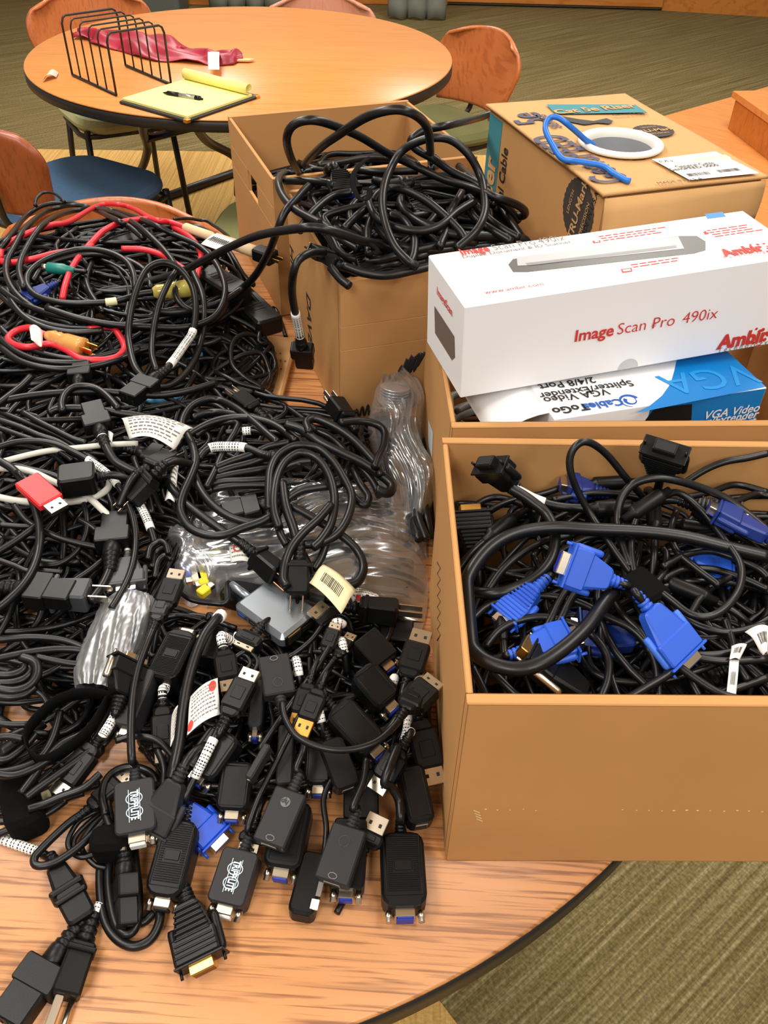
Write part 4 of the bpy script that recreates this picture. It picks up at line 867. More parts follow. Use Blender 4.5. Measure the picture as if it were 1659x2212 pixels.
for i, (lab, pts) in enumerate((
 ('black cable bending down the shaded side of the pile', [(370,700),(420,622),(500,545),(570,505),(650,490)]),
 ('black cable lying level behind the second ribbed plug', [(1020,455),(1150,458),(1260,470),(1330,500)]),
 ('black cable hooking round at the back of the pile by the cable carton', [(1080,362),(1160,330),(1240,352),(1310,412),(1380,480),(1420,560)]),
 ('black cable shallow arc left of the pile centre', [(610,690),(700,605),(760,570),(830,560)]),
 ('black cable plunging between the coils near the front', [(745,830),(740,700),(772,610),(800,560)]),
 ('black cable straight along the back of the pile', [(1010,375),(880,378),(760,378),(680,370)]),
 ('black cable flat arc along the back rim of the pile', [(470,345),(620,322),(760,300),(900,310),(1010,342)]),
 ('black cable descending to the cable carton corner', [(1270,560),(1330,640),(1420,700),(1520,760)]),
 ('black cable beside the one descending to the cable carton corner', [(1290,520),(1380,620),(1470,690),(1560,740)]),
 ('black cable curving through the pit of the pile', [(860,620),(930,640),(990,730),(990,830),(960,900)]),
 ('black cable dropping in the pit behind the silver plug end', [(1130,790),(1170,690),(1190,600),(1250,490)]),
 ('black cable passing the ferrite bead at the back', [(290,430),(400,432),(520,440),(560,460)]),
 ('black cable in the dark front corner of the scribbled carton', [(540,900),(590,960),(640,1000)]))):
    cb(lab, pts, off=.004+.0015*(i%4))
# their plugs
def plugged(label, kind, p0, p1, z0, z1, kw=None, tail=None, hs=None, r=.004, crop=K0, roll=0, m=None, cat='cable', name='cable', fer=None, sl=None):
    a, b = at(crop[0]+p0[0]*crop[2], crop[1]+p0[1]*crop[2], z0), at(crop[0]+p1[0]*crop[2], crop[1]+p1[1]*crop[2], z1); d = (b-a).normalized()
    T = [a-d*.02] if not tail else [a-d*.014]
    if tail: T = trace(tail[::-1], crop, hs, r*.8)[::-1]; T = [q for q in T][::-1] if (T[0]-a).length < (T[-1]-a).length else T; T += [a-d*.016]
    else: T = [a-d*.05-Vector((0,0,.03)), a-d*.03-Vector((0,0,.008)), a-d*.016]
    return cord(label, None, None, hs, r=r, m=m, P=T+[a-d*.004, a], end=(kind, dict(roll=roll, **(kw or {}))), cat=cat, name=name, fer=fer, sl=sl)
RIB = dict(L=.038, W=.036, T=.016)
plugged('ribbed black video plug held by a cable tie on top of the pile', c_vga, (575,385), (640,520), .250, .235, RIB, [(380,385),(450,370),(530,375)], HB, .0050, K5, fer=[.45])
plugged('ribbed black video plug lying in the right half of the pile', c_vga, (965,480), (1040,590), .245, .228, RIB, [(770,425),(850,440),(910,455)], HB, .0050, K5, fer=[.4])
plugged('ribbed black video plug pointing at the front panel of the scribbled carton', c_vga, (690,815), (765,945), .222, .205, dict(L=.034,W=.027,T=.014), [(560,690),(620,745),(660,785)], HB, .0050, K5)
plugged('black video plug whose silver face looks at the coil heap', c_vga, (580,885), (470,815), .214, .218, dict(L=.036,W=.032,T=.015,ribs=False,ins=None,scr=BPL), [(720,930),(650,905),(610,895)], HB, .0050, K5, roll=.5)
mb = MB(); P = smooth([on(500+.3978*x,220+.3978*y,HB,.03) for x,y in ((750,300),(700,340),(665,390),(660,450),(690,520),(735,530),(750,480),(720,470))],6); mb.tube(P, .0035, 8, flat=.25); mk('cable_tie', mb, VEL, None, 'black cable tie curling up beside the ribbed plug on the pile', 'cable tie')
mb = MB(); P = smooth([on(500+.3978*x,220+.3978*y,HB,.022) for x,y in ((480,640),(500,720),(560,690),(640,700),(720,750),(790,800),(780,830))],6); mb.tube(P, .0028, 8, flat=.25); mk('cable_tie', mb, VEL, None, 'thin black cable tie over the cables near the silver-faced plug', 'cable tie')
# power cord hanging down the outside of the scribbled carton
P = [at(700,545,.235), at(670,547,.245), at(645,562,.245), at(634,590,.232), at(631,625,.205), at(634,655,.180), at(641,690,.150), at(647,720,.125), at(650,738,.110)]
P = [on_ for on_ in P]
cord('black power cord hanging outside the scribbled carton with a barcode sleeve and socket plug', None, None, None, r=.0046, P=P, end=(c_iec,dict(k=1.05)), sl=[(.70,.93)], cat='power cord')
# ------------------------------------------------------------------ monitor cables of the blue-plug carton
cd = lambda lab, pts, **k: cord(lab, pts, KD, HD, **{**dict(off=.006, r=.0031), **k})
cd('extra thick black cable swept in one great loop across the blue-plug carton', [(1659,690,0),(1450,640,4),(1250,592,8),(1050,566,10),(800,555,12),(600,547,14),(430,572,16),(300,640,16),(200,760,14),(150,900,10),(150,1020,8),(190,1120,8),(270,1200,8),(400,1240,8),(520,1222,8),(650,1142,8),(770,1032,8),(850,922,6),(900,860,2)], off=.016, r=.0055)
P_ = [(392,352,28),(450,385,24),(500,420,20),(570,480,14),(610,570,10),(600,680,6),(540,770,2),(440,832,0),(330,868,0),(200,862,-4)]
cd('thick black cable from a white-taped plug curving down inside the great loop', P_, off=.010, r=.0046)
cd('black cable standing up as a tall narrow loop in the blue-plug carton', [(985,770),(900,650,6),(800,500,16),(730,380,34),(690,280,52),(688,190,66),(730,132,74),(790,130,72),(870,190,58),(960,300,36),(1045,395,14)], off=.010)
cd('black cable forming the broad upper arch to the right edge of the blue-plug carton', [(980,740),(940,620,4),(920,500,12),(940,400,24),(1000,330,34),(1100,302,38),(1200,312,36),(1330,350,28),(1450,402,20),(1550,472,12),(1659,562,6)], off=.012, r=.0035)
cd('black cable rising against the back panel of the blue-plug carton towards its far side', [(1240,330,10),(1350,262,22),(1450,222,30),(1560,203,34),(1659,180,38)], off=.006)
cd('black cable with a smooth ferrite bead circling the right half of the blue-plug carton', [(1000,770),(985,650,4),(1000,530,12),(1040,450,20),(1130,400,24),(1220,375,22),(1330,460,14),(1440,600,10),(1520,720,10),(1522,830,10),(1470,920,10),(1380,980,8),(1280,972,8),(1180,900,8),(1080,820,6)], off=.012, fer=[.235])
data = (
 ('cable skirting the corner under the white-taped plug', [(170,520),(230,432),(320,396),(420,420),(520,470)]),
 ('cable along the back panel to the flat blue plug', [(240,520),(300,460),(400,412),(550,380),(640,350)]),
 ('cable along the back panel with a notched ferrite bead', [(790,325),(850,328),(930,325),(990,330)]),
 ('cable lying straight behind the tall narrow loop', [(600,410),(760,380),(900,377),(1050,402),(1120,440)]),
 ('cable arc above the half hidden blue plug at the right', [(1140,740),(1250,680),(1370,660),(1480,690),(1600,742),(1659,790)]),
 ('cable arc crossing just below the half hidden blue plug', [(1140,802),(1240,752),(1380,750),(1520,790),(1659,850)]),
 ('cable sagging as the lowest wide curve of the right half', [(1120,842),(1200,950),(1320,1030),(1480,1060),(1659,1020)]),
 ('cable running from the bright blue plug to the right edge', [(1180,1100),(1260,1150),(1350,1172),(1500,1150),(1659,1060)]),
 ('cable parallel below the bright blue plug', [(1150,1142),(1300,1182),(1450,1202),(1659,1192)]),
 ('cable slanting from the bright blue plug to the front panel', [(1130,1150),(1250,1250),(1400,1350),(1520,1392)]),
 ('cable long arc through the lower half of the great loop', [(210,990),(280,930),(400,890),(560,880),(720,910),(860,980),(980,1040),(1060,1120),(1110,1230),(1120,1390)]),
 ('cable bowed inside the lower half of the great loop', [(270,1130),(340,1050),(440,1000),(560,985),(700,1020),(800,1080),(870,1180),(872,1290),(840,1380)]),
 ('cable climbing through the upper half of the great loop', [(280,860),(350,760),(450,672),(560,612),(690,582)]),
 ('cable bending along the back near the right edge', [(1240,402),(1380,370),(1500,335),(1659,372)]),
 ('cable bending down under the broad arch', [(1210,462),(1182,560),(1210,660),(1300,742),(1420,832)]),
 ('cable straight towards the right edge below the silver-blue plug', [(1240,600),(1380,575),(1500,585),(1659,640)]),
 ('cable passing under the silver-blue plug', [(1290,470),(1400,540),(1520,592),(1600,652),(1659,722)]),
 ('cable in the dark front corner below the great loop', [(205,1230),(255,1330),(280,1390)]),
 ('cable slanting in the front corner below the great loop', [(300,1250),(400,1350),(455,1395)]),
 ('cable lying along the front panel near the flat dark plug', [(960,1392),(1060,1332),(1160,1272),(1250,1200)]),
 ('cable lying along the front panel at the right', [(1300,1392),(1420,1362),(1520,1332),(1659,1282)]),
 ('cable vertical beside the white barcode strip', [(1450,1000),(1480,1100),(1500,1200),(1560,1300)]),
 ('cable crossing in front of the second blue plug', [(560,1060),(600,980),(640,900),(700,800)]),
 ('cable parallel to the one in front of the second blue plug', [(610,1060),(650,980),(690,900),(760,800)]),
 ('cable in the middle gap rising to the hook and loop band', [(820,830),(850,730),(900,650),(960,600)]),
 ('cable dropping from the hook and loop band', [(900,900),(950,980),(1030,1060),(1080,1160)]),
 ('cable bending by the right ferrite bead', [(1100,830),(1150,760),(1160,680),(1140,650)]),
 ('cable hugging the rear right corner', [(1400,470),(1500,420),(1600,380),(1659,390)]))
for i,(lab,pts) in enumerate(data): cd('black '+lab+', blue-plug carton', pts, off=.004+.0016*(i%5), fer=[.5] if i == 2 else None)
BV = dict(m=BLUE, ribs=False, L=.034, W=.031, T=.0135)
pd = lambda lab, p0, p1, z0, z1, kw, tail=None, r=.0031, **k: plugged(lab, c_vga, p0, p1, z0, z1, kw, tail, HD, r, KD, **k)
pd('bright blue video plug with its silver pin face turned up, nearest the great loop centre', (880,800), (725,745), .198, .206, BV, [(1000,840),(940,830)], roll=-.9)
pd('bright blue video plug pointing down towards the front panel in the middle of the carton', (1070,945), (1185,1095), .200, .185, dict(BV, L=.042, W=.034, scr=mat('mid blue plastic',(58,110,214),.42)), [(1030,860),(1040,900)], roll=.2)
pd('blue video plug lying inside the lower part of the great loop, cable to its left', (470,1150), (625,1110), .168, .170, BV, [(280,1200),(360,1180),(430,1165)])
pd('blue video plug with ribbed grip crossed by the great loop', (520,845), (380,975), .175, .165, dict(BV, ribs=True, W=.024), [(620,800),(570,820)])
pd('dark blue video plug in shade below the centre of the carton', (1000,1100), (850,1075), .150, .152, dict(BV, m=BLUED, L=.042, W=.036), None)
pd('blue plug back peeping out at the right under the arcs', (1290,700), (1420,735), .168, .166, dict(BV, L=.03), None)
pd('silver and blue coupled video plugs at the upper right of the carton', (1650,590), (1480,500), .190, .196, dict(BV, m=BLUED, L=.042, W=.03), None, roll=.3)
pd('black ribbed plug coupled to the silver and blue plug', (1300,440), (1440,480), .190, .190, dict(L=.034,W=.028,T=.013,ribs=True), None)
pd('dark blue video plug facing out flat against the back panel', (800,365), (700,345), .170, .172, dict(m=BLUED, ribs=False, L=.022, W=.032, T=.016), None, roll=.2)
pd('black video plug with gold face lying at the front panel', (760,1370), (595,1235), .150, .162, dict(L=.050, W=.036, T=.015, ribs=False, tip=GOLD, ins=DARK, scr=MET), None, roll=.3)
pd('black ribbed video plug hooked on the left rim of the carton', (225,680), (205,535), .160, .172, dict(L=.036, W=.032, T=.016, tip=GOLD), None)
pd('black video plug standing upright against the back panel at the corner', (400,340), (275,225), .196, .222, dict(L=.030, W=.032, T=.018, ribs=False, ins=DARK, tip=BPL), None, r=.004, roll=.9)
pd('tall ribbed black plug standing upright against the back panel', (1135,270), (1165,95), .196, .258, dict(L=.044, W=.034, T=.018, ins=DARK, tip=BPL), None, r=.004)
pd('flat black plug lying half buried at the front panel', (1390,1270), (1180,1350), .150, .145, dict(L=.05, W=.036, T=.016), None)
pd('grey-banded black plug at the right edge of the carton', (1659,760), (1560,700), .172, .17, dict(L=.03, W=.03), None)
cd('white-taped black cable between the corner plug and a ferrite bead', [(395,345,26),(450,375,20),(520,410,14),(620,440,10),(740,450,8),(900,452,8),(1010,440,8)], off=.008, r=.0038, fer=[.84], sl=[(.02,.42,WHT,False)])
def loose_bead(label, p0, p1, z, r=.0105, hs=HD):
    a, b = at(KD[0]+p0[0]*KD[2],KD[1]+p0[1]*KD[2],z), at(KD[0]+p1[0]*KD[2],KD[1]+p1[1]*KD[2],z); d = (b-a).normalized()
    cord(label, None, None, HD, r=.0031, P=[a-d*.06-Vector((0,0,.03)), a-d*.03-Vector((0,0,.005)), a, b, b+d*.03-Vector((0,0,.005)), b+d*.06-Vector((0,0,.03))], fer=[.5])
loose_bead('thin black cable with a stubby ferrite bead under the broad arch', (1095,450), (1100,540), .180)
loose_bead('thin black cable with a slim ferrite bead in the corner behind the great loop', (290,590), (420,490), .172)
loose_bead('thin black cable with a ferrite bead in the dark lower corner', (340,950), (350,1030), .160)
loose_bead('thin black cable with a ferrite bead right of the hook and loop band', (1200,830), (1350,890), .168)
loose_bead('thin black cable with a ferrite bead below the white barcode label', (1260,540), (1400,560), .166)
mb = MB(); c = on(KD[0]+1040*KD[2],KD[1]+840*KD[2],HD,.018); mb.slab(Fr(c,(.8,.5,.1)), .030, .032, .008, .003, .003); mk('hook_and_loop_band', mb, VEL, None, 'black fabric band gathering cables between the two bright blue plugs', 'band')
def flag(label, pts, crop, hs, off, bars=10, m=WHT, wave=.004, name='paper_label', cat='label', lines=0, red=False):
    g = [on(crop[0]+x*crop[2], crop[1]+y*crop[2], hs, off) for x,y in pts]
    fn = lambda u,v: (g[0].lerp(g[1],u)).lerp(g[3].lerp(g[2],u),v)+Vector((0,0,wave*math.sin(u*3.14)+.5*wave*math.sin(v*5)))
    mb = MB(); mb.grid(fn, 10, 8); o = mk(name, mb, m, None, label, cat, solid=.0008)
    mb = MB()
    for k in range(bars):
        u0 = .2+.6*k/bars; w = .6/bars*R_.uniform(.3,.7); e = Vector((0,0,.0009)); mb.poly([fn(u0,.35)+e, fn(u0+w,.35)+e, fn(u0+w,.7)+e, fn(u0,.7)+e])
    if bars: mk('barcode', mb, INK, o)
    if lines:
        mb = MB(); e = Vector((0,0,.0009))
        for k in range(lines):
            v0 = .12+.78*k/lines; u = .08
            while u < .86:
                w = R_.uniform(.03,.10); mb.poly([fn(u,v0)+e, fn(u+w,v0)+e, fn(u+w,v0+.3/lines)+e, fn(u,v0+.3/lines)+e]); u += w+.025
        mk('small_print', mb, GREYI, o)
    if red:
        mb = MB(); e = Vector((0,0,.0011))
        for cu,cv,ru in red: mb.poly([fn(min(1,max(0,cu+ru*math.cos(a*.524))), min(1,max(0,cv+ru*1.3*math.sin(a*.524))))+e for a in range(12)])
        mk('red_marks', mb, REDI, o)
    return o
flag('white barcode label standing at the right edge of the blue-plug carton', [(1545,1060),(1659,1030),(1659,1160),(1640,1165)], KD, HD, .02)
flag('narrow white barcode strip dropping towards the front panel of the blue-plug carton', [(1470,1200),(1515,1200),(1500,1385),(1455,1375)], KD, HD, .012, 8, wave=.001)
flag('white label wrapped beside the narrow barcode strip', [(1480,1130),(1555,1120),(1520,1190),(1472,1190)], KD, HD, .016, 6, wave=.002)
# ------------------------------------------------------------------ middle of the heap, left part
def c7(lab, pts, **k): return cord(lab, pts, K7, HLb, **{**dict(off=.010, r=.0034), **k})
CW = WCAB
c7('off-white cable straight across the left of the heap, highest of three', [(-40,605),(150,553),(350,510),(560,489),(740,470),(870,462),(990,460)], m=CW, off=.016, r=.0032)
c7('off-white cable curving down the left of the heap to a grey video plug', [(-30,635),(120,640),(250,670),(400,740),(520,790),(640,850),(730,930),(830,1030),(890,1130),(915,1230),(915,1290)], m=CW, off=.014, r=.0036, end=(c_vga,dict(m=DGR, ribs=False, L=.038, W=.034)))
c7('off-white cable sagging below the red usb plug', [(-30,838),(120,868),(300,882),(450,882),(600,862),(700,832),(770,782),(790,720)], m=CW, off=.012, r=.0036)
c7('black cord with a barcode print arcing over the off-white cables down to the adapters', [(-20,485),(100,450),(250,438),(400,462),(550,530),(680,605),(800,702),(890,832),(950,980),(972,1130),(960,1280),(920,1420),(850,1560),(800,1640)], off=.022, sl=[(.36,.50)])
c7('black cord bowing down the extreme left of the heap over the red usb plug', [(-40,560),(100,650),(180,760),(245,900),(282,1050),(280,1200),(240,1350),(160,1480),(50,1590),(-40,1660)], off=.026, r=.0042)
c7('thick black cord with a white-ringed right-angled plug in the heap middle', [(1200,680),(1100,695),(1030,682),(920,640),(820,580),(760,480),(725,390)], off=.024, r=.0048, end=(c_iec,dict(k=1.1)), sl=[(.93,.99,WHT,False)])
c7('thick black cord lying level above the white warning tag', [(350,240),(420,212),(560,205),(720,220),(850,240),(1000,262),(1150,300),(1290,350)], off=.020, r=.0046)
c7('long black cord spanning the heap just below the tall coil', [(-20,165),(80,140),(250,112),(480,92),(700,86),(900,100),(1150,112),(1350,82),(1550,22)], off=.018, r=.0044)
c7('black cord hooping in a small arch below the tall coil', [(450,230),(442,170),(470,100),(540,52),(640,50),(720,80),(790,140),(850,212)], off=.024, r=.0042)
c7('black cord running off the left of the frame beneath the tall coil', [(-30,190),(60,120),(150,50),(220,-20)], off=.020, r=.0042)
for i,(lab,pts) in enumerate((
 ('first of the parallel cords slanting down from the upper left of the heap', [(-20,222),(150,292),(300,352),(450,420),(600,522),(700,592)]),
 ('second of the parallel cords slanting down from the upper left of the heap', [(-20,285),(140,340),(280,400),(430,452),(560,540),(640,640)]),
 ('third of the parallel cords slanting down from the upper left of the heap', [(-20,340),(120,390),(260,440),(400,500),(520,580)]),
 ('cord slanting beneath the level thick cord', [(160,232),(280,302),(400,362),(520,422),(620,452)]),
 ('narrow hairpin cord lying over the off-white cable', [(-20,590),(80,602),(200,640),(380,685),(520,760),(640,822),(672,858),(600,866),(430,832),(300,830)]),
 ('thin cord ringing the red usb plug', [(200,692),(320,740),(380,800),(402,880),(370,962),(300,1032),(180,1052),(-10,1040)]),
 ('cord passing left to right under the red usb plug', [(100,900),(180,1000),(290,1072),(420,1132),(560,1172),(700,1202)]),
 ('cord rising right in the lower left of the heap', [(-20,1240),(120,1152),(230,1072),(330,992),(420,930)]),
 ('cord curling up to the off-white cables', [(260,1332),(420,1322),(540,1242),(610,1122),(622,1000),(600,880)]),
 ('cord slanting up towards the clamshell plug', [(380,1552),(520,1452),(640,1372),(740,1292)]),
 ('cord running down beside the barcode-printed cord', [(840,622),(900,722),(960,832),(1030,952),(1080,1072),(1110,1172)]),
 ('cord lying level along the left rim of the heap', [(-20,1290),(100,1332),(200,1372),(320,1372),(450,1382)]),
 ('cord meeting the gray video plug from the left', [(560,1000),(650,1050),(740,1120),(850,1180)]),
 ('cord dipping beneath the two parallel plug prongs', [(960,560),(1010,700),(1060,830),(1090,960)]),
 ('cord bending behind the white warning tag', [(880,420),(1000,440),(1100,410),(1200,420)]),
 ('short cord arched over the clear bag corner', [(1060,1290),(1080,1205),(1140,1160),(1190,1182),(1210,1250)]),
 ('second short cord arched over the clear bag corner', [(1090,1350),(1110,1250),(1170,1205),(1215,1225)]),
 ('third short cord arched over the clear bag corner', [(1110,1420),(1130,1310),(1180,1260),(1230,1290)]))):
    c7('black '+lab, pts, off=.010+.002*(i%4), r=(.0034,.0038,.003)[i%3], sl=[(.35,.8)] if i == 10 else None)
c7('thick black cord leaving a clamshell socket plug downwards', [(650,1592),(730,1482),(785,1360),(800,1250)], off=.020, r=.0046, end=(c_iec,dict(k=1.25)))
def c_usb(fr, par, m=REDP, tip=MET, L=.036, W=.020, T=.009):
    mb = MB(); mb.slab(fr.sh(L/2), L, W, T, .002, .0015); b = mk('plug', mb, m, par)
    mb = MB(); mb.slab(fr.sh(L+.007), .015, W*.72, T*.55, .0005, .0004); sh = mk('metal_tip', mb, tip, b)
    mb = MB()
    for s in (-1,1): mb.slab(fr.sh(L+.008,s*W*.17,T*.28), .003, .0026, .0004, .0003, .0001)
    mk('contact_slots', mb, DARK, sh)
plugged('black cable with a red usb plug lying on the off-white cables', c_usb, (190,720), (390,900), .105, .100, dict(L=.044,W=.026), [(60,640),(120,670)], HLb, .0028, K7)
def c_inlet(fr, par, k=1.0):
    relief(fr, par, BPL, .006); mb = MB(); mb.slab(fr.sh(.018), .036, .030, .024, .005, .002); b = mk('plug', mb, BPL, par)
    mb = MB(); mb.slab(fr.sh(.0364), .0008, .022, .015, .003, .0002); s_ = mk('socket_opening', mb, DARK, b)
    for y,z in ((0,.003),(-.006,-.002),(.006,-.002)):
        mb = MB(); mb.slab(Fr(fr.p(.0368,y,z),fr.x,fr.y), .0012, .002, .004, .0004, .0002); mk('pin', mb, MET, s_)
plugged('black cord with an open-faced inlet socket beside the off-white cable end', c_inlet, (690,700), (540,720), .098, .098, None, None, HLb, .004, K7)
plugged('black cord with a two-pronged silver plug pointing down-left in the heap middle', c_nema, (1100,690), (1000,790), .095, .085, None, None, HLb, .0042, K7)
plugged('black cord with a dark plug just right of the two-pronged silver plug', c_nema, (1060,640), (1150,600), .095, .09, None, None, HLb, .0042, K7)
plugged('black cord with a boxy plug half buried below the white warning tag', c_iec, (1000,520), (1150,560), .080, .080, None, None, HLb, .0042, K7)
plugged('black cord with a blocky plug next to the tall coil front', c_iec, (560,20), (575,-60), .085, .085, None, None, HLb, .0042, K7)
plugged('black cord with a dark plug at the lower left frame rim', c_iec, (130,1500), (330,1520), .070, .070, dict(k=1.2), None, HLb, .0042, K7)
plugged('black cord with a grey block plug at the lower left of the heap', c_nema, (330,1530), (520,1540), .066, .066, dict(m=DGR,k=1.2), None, HLb, .0042, K7)
flag('white printed warning tag with red spots curling across the heap', [(870,280),(1390,350),(1240,475),(925,400)], K7, HLb, .034, 0, lines=8, wave=.010, name='warning_tag', cat='tag', red=[(.06,.06,.05),(.22,.05,.035)])
flag('white tag hanging down between the heap cords and the loose coil', [(1255,530),(1290,560),(1250,870),(1180,860)], K7, HLb, .018, 0, lines=9, wave=.004, name='warning_tag', cat='tag')
flag('small white tag by the white-ringed plug', [(760,372),(815,390),(800,450),(770,420)], K7, HLb, .02, 0, wave=.002, name='paper_tag', cat='tag')
flag('sliver of white paper below the tall coil', [(800,170),(830,185),(850,215),(800,215)], K7, HLb, .02, 0, wave=.002, name='paper_tag', cat='tag')
# ------------------------------------------------------------------ loose coil in the middle of the table
HM = lambda x, y: max(HL(x,y), .03)
def c8(lab, pts, **k): return cord(lab, pts, K8, HM, **{**dict(off=.012, r=.0046), **k})
c8('thick black power cord sweeping in a wide loop to a plug with copper prong', [(800,312),(700,232),(600,190),(470,170),(330,190),(200,250),(100,332),(42,430),(30,520),(70,612),(150,692),(250,770),(380,862),(480,930),(545,985)], off=.024, end=(c_nema,dict(pm=COP,k=1.0,roll=1.2)), cat='power cord')
c8('thick black power cord forming the top arch of the loose coil', [(135,290),(120,200),(170,110),(260,66),(350,70),(450,120),(540,190),(620,260),(690,320)], off=.024, cat='power cord')
c8('thick black power cord crossing twice at the left of the loose coil', [(150,270),(190,360),(200,440),(170,530),(122,640),(110,730),(160,822),(260,872),(370,872),(480,832),(600,790),(680,740)], off=.030, cat='power cord')
c8('thick black power cord bowed across the bag below the loose coil', [(185,490),(230,602),(300,692),(400,762),(520,800),(640,806),(700,785)], off=.022, cat='power cord')
c8('thick black power cord flat along the top of the loose coil', [(180,172),(300,140),(420,150),(550,172),(660,212),(780,280),(860,335)], off=.018, cat='power cord')
c8('black power cord drawn as a sharp fold left of the round coil', [(200,282),(300,215),(400,198),(450,208),(440,250),(370,372),(320,482),(265,590)], off=.020, r=.004, cat='power cord')
c8('black power cord outlining the outer ring of the round coil', [(640,720),(638,600),(650,480),(700,392),(800,340),(920,350),(1010,420),(1080,522),(1132,640),(1112,760),(1050,862),(950,920),(850,930)], off=.034, cat='power cord')
c8('black power cord on the middle ring of the round coil', [(700,830),(672,740),(668,640),(690,520),(740,432),(830,382),(930,420),(1000,522),(1030,660),(1010,800),(950,902),(900,950)], off=.036, cat='power cord')
c8('black power cord on the inner ring of the round coil with white print', [(640,760),(640,690),(662,560),(720,480),(820,440),(890,430)], off=.030, cat='power cord')
c8('black power cord crossing the face of the round coil', [(745,935),(705,860),(690,760),(740,672),(830,612),(940,590),(1030,580),(1080,560)], off=.028, r=.0042, cat='power cord')
c8('black power cord leaving the round coil in a wide bow under the barcode sheet', [(770,702),(850,742),(950,800),(1080,882),(1170,972),(1202,1070),(1172,1150),(1110,1182)], off=.026, cat='power cord')
c8('black power cord slanting from the round coil down to a bent end', [(1010,690),(930,780),(840,862),(770,952),(735,1050),(725,1140),(745,1180)], off=.040, cat='power cord')
c8('black power cord hanging from the round coil to a plug standing on its face', [(720,560),(740,700),(790,850),(820,970),(820,1030)], off=.034, r=.005, end=(c_nema,dict(k=1.05)), cat='power cord')
c8('black power cord tail passing the barcode sheet to its left', [(1030,832),(990,902),(950,1010),(910,1080)], off=.028, r=.0042, cat='power cord')
c8('black power cord going under the barcode sheet', [(740,882),(800,930),(850,1002),(890,1100)], off=.020, r=.0042, cat='power cord')
c8('thick black cord on top of the printed bundle beside the scribbled carton', [(740,212),(830,242),(930,312),(1050,372),(1180,432),(1290,502),(1370,572),(1352,622),(1280,602)], off=.034, r=.0054, cat='power cord')
c8('black cord with white print looping round the top of the bundle', [(880,262),(862,205),(890,180),(930,182),(1040,232),(1140,302),(1230,392),(1280,452),(1310,520)], off=.038, r=.0048, cat='power cord')
c8('black cord bent as a handle at the right of the bundle', [(1060,202),(1180,192),(1280,212),(1330,262),(1322,352),(1290,412),(1270,470)], off=.044, r=.0044, cat='power cord')
c8('black cord strand on the shaded side of the bundle', [(920,250),(1010,292),(1090,370),(1150,432),(1250,542),(1300,640)], off=.024, r=.0044, cat='power cord')
c8('black cord turned over the lower end of the bundle', [(1130,440),(1092,520),(1120,612),(1180,682),(1222,690),(1230,640),(1180,560),(1140,470)], off=.022, r=.0044, cat='power cord')
plugged('black power cord whose silver-pronged plug points up towards the scribbled carton', c_nema, (1110,190), (1010,60), .075, .080, dict(k=1.05), [(1190,330),(1150,260)], HM, .0046, K8, cat='power cord', roll=.4)
for i,(lab,pts) in enumerate((('lowest',[(300,600),(400,582),(520,575),(650,575)]),('second lowest',[(280,570),(380,552),(500,548),(645,540)]),('middle',[(310,535),(420,510),(540,490),(660,470)]),('second highest',[(330,500),(420,470),(540,440),(680,390)]),('highest',[(320,470),(420,430),(540,390),(640,345),(760,320)]))):
    c8('black cord of the straight bundle behind the round coil, '+lab+' strand', pts, off=.010+.003*i, r=.0042, cat='power cord')
c8('black cord carrying a white barcode sleeve left of the round coil', [(220,420),(255,375),(300,350),(400,345),(500,352),(590,385),(660,402)], off=.026, r=.0044, sl=[(.30,.68)], end=(c_iec,dict(k=.8)), cat='power cord')
c8('black cord with a narrow white sleeve above the round coil', [(380,262),(470,255),(540,250),(600,262)], off=.014, r=.004, sl=[(.4,.62)], cat='power cord')
plugged('black power cord with a square socket plug inside the loose coil', c_iec, (640,690), (520,720), .060, .058, dict(k=1.1), [(800,640),(720,660)], HM, .0044, K8, cat='power cord')
plugged('black power cord ending in a gripped plug with pale prongs beside the front carton', c_nema, (1170,1310), (1350,1330), .040, .038, dict(k=1.1, pl=.022), [(980,1250),(1080,1290)], HM, .005, K8, roll=-.3, cat='power cord')
plugged('black power cord with a plug on its back among the heap and coil', c_nema, (560,130), (440,40), .05, .055, None, None, HM, .0044, K8, cat='power cord')
flag('cream barcode sheet folded round a power cord', [(965,1050),(1160,1205),(1070,1335),(880,1150)], K8, HM, .040, 16, mat('cream label',(222,214,170),.6), .004, 'barcode_sheet', 'label', lines=0)
flag('white tag with a red prohibition ring at the left of the clear bag', [(400,940),(540,930),(555,1040),(410,1030)], K8, HM, .012, 0, lines=4, wave=.004, name='warning_tag', cat='tag', red=[(.35,.35,.2)])
flag('small white printed tag seen at the lower right of the clear bag', [(1100,1185),(1290,1230),(1310,1290),(1150,1290)], K8, HM, .012, 0, lines=4, wave=.003, name='warning_tag', cat='tag', red=[(.25,.7,.12)])
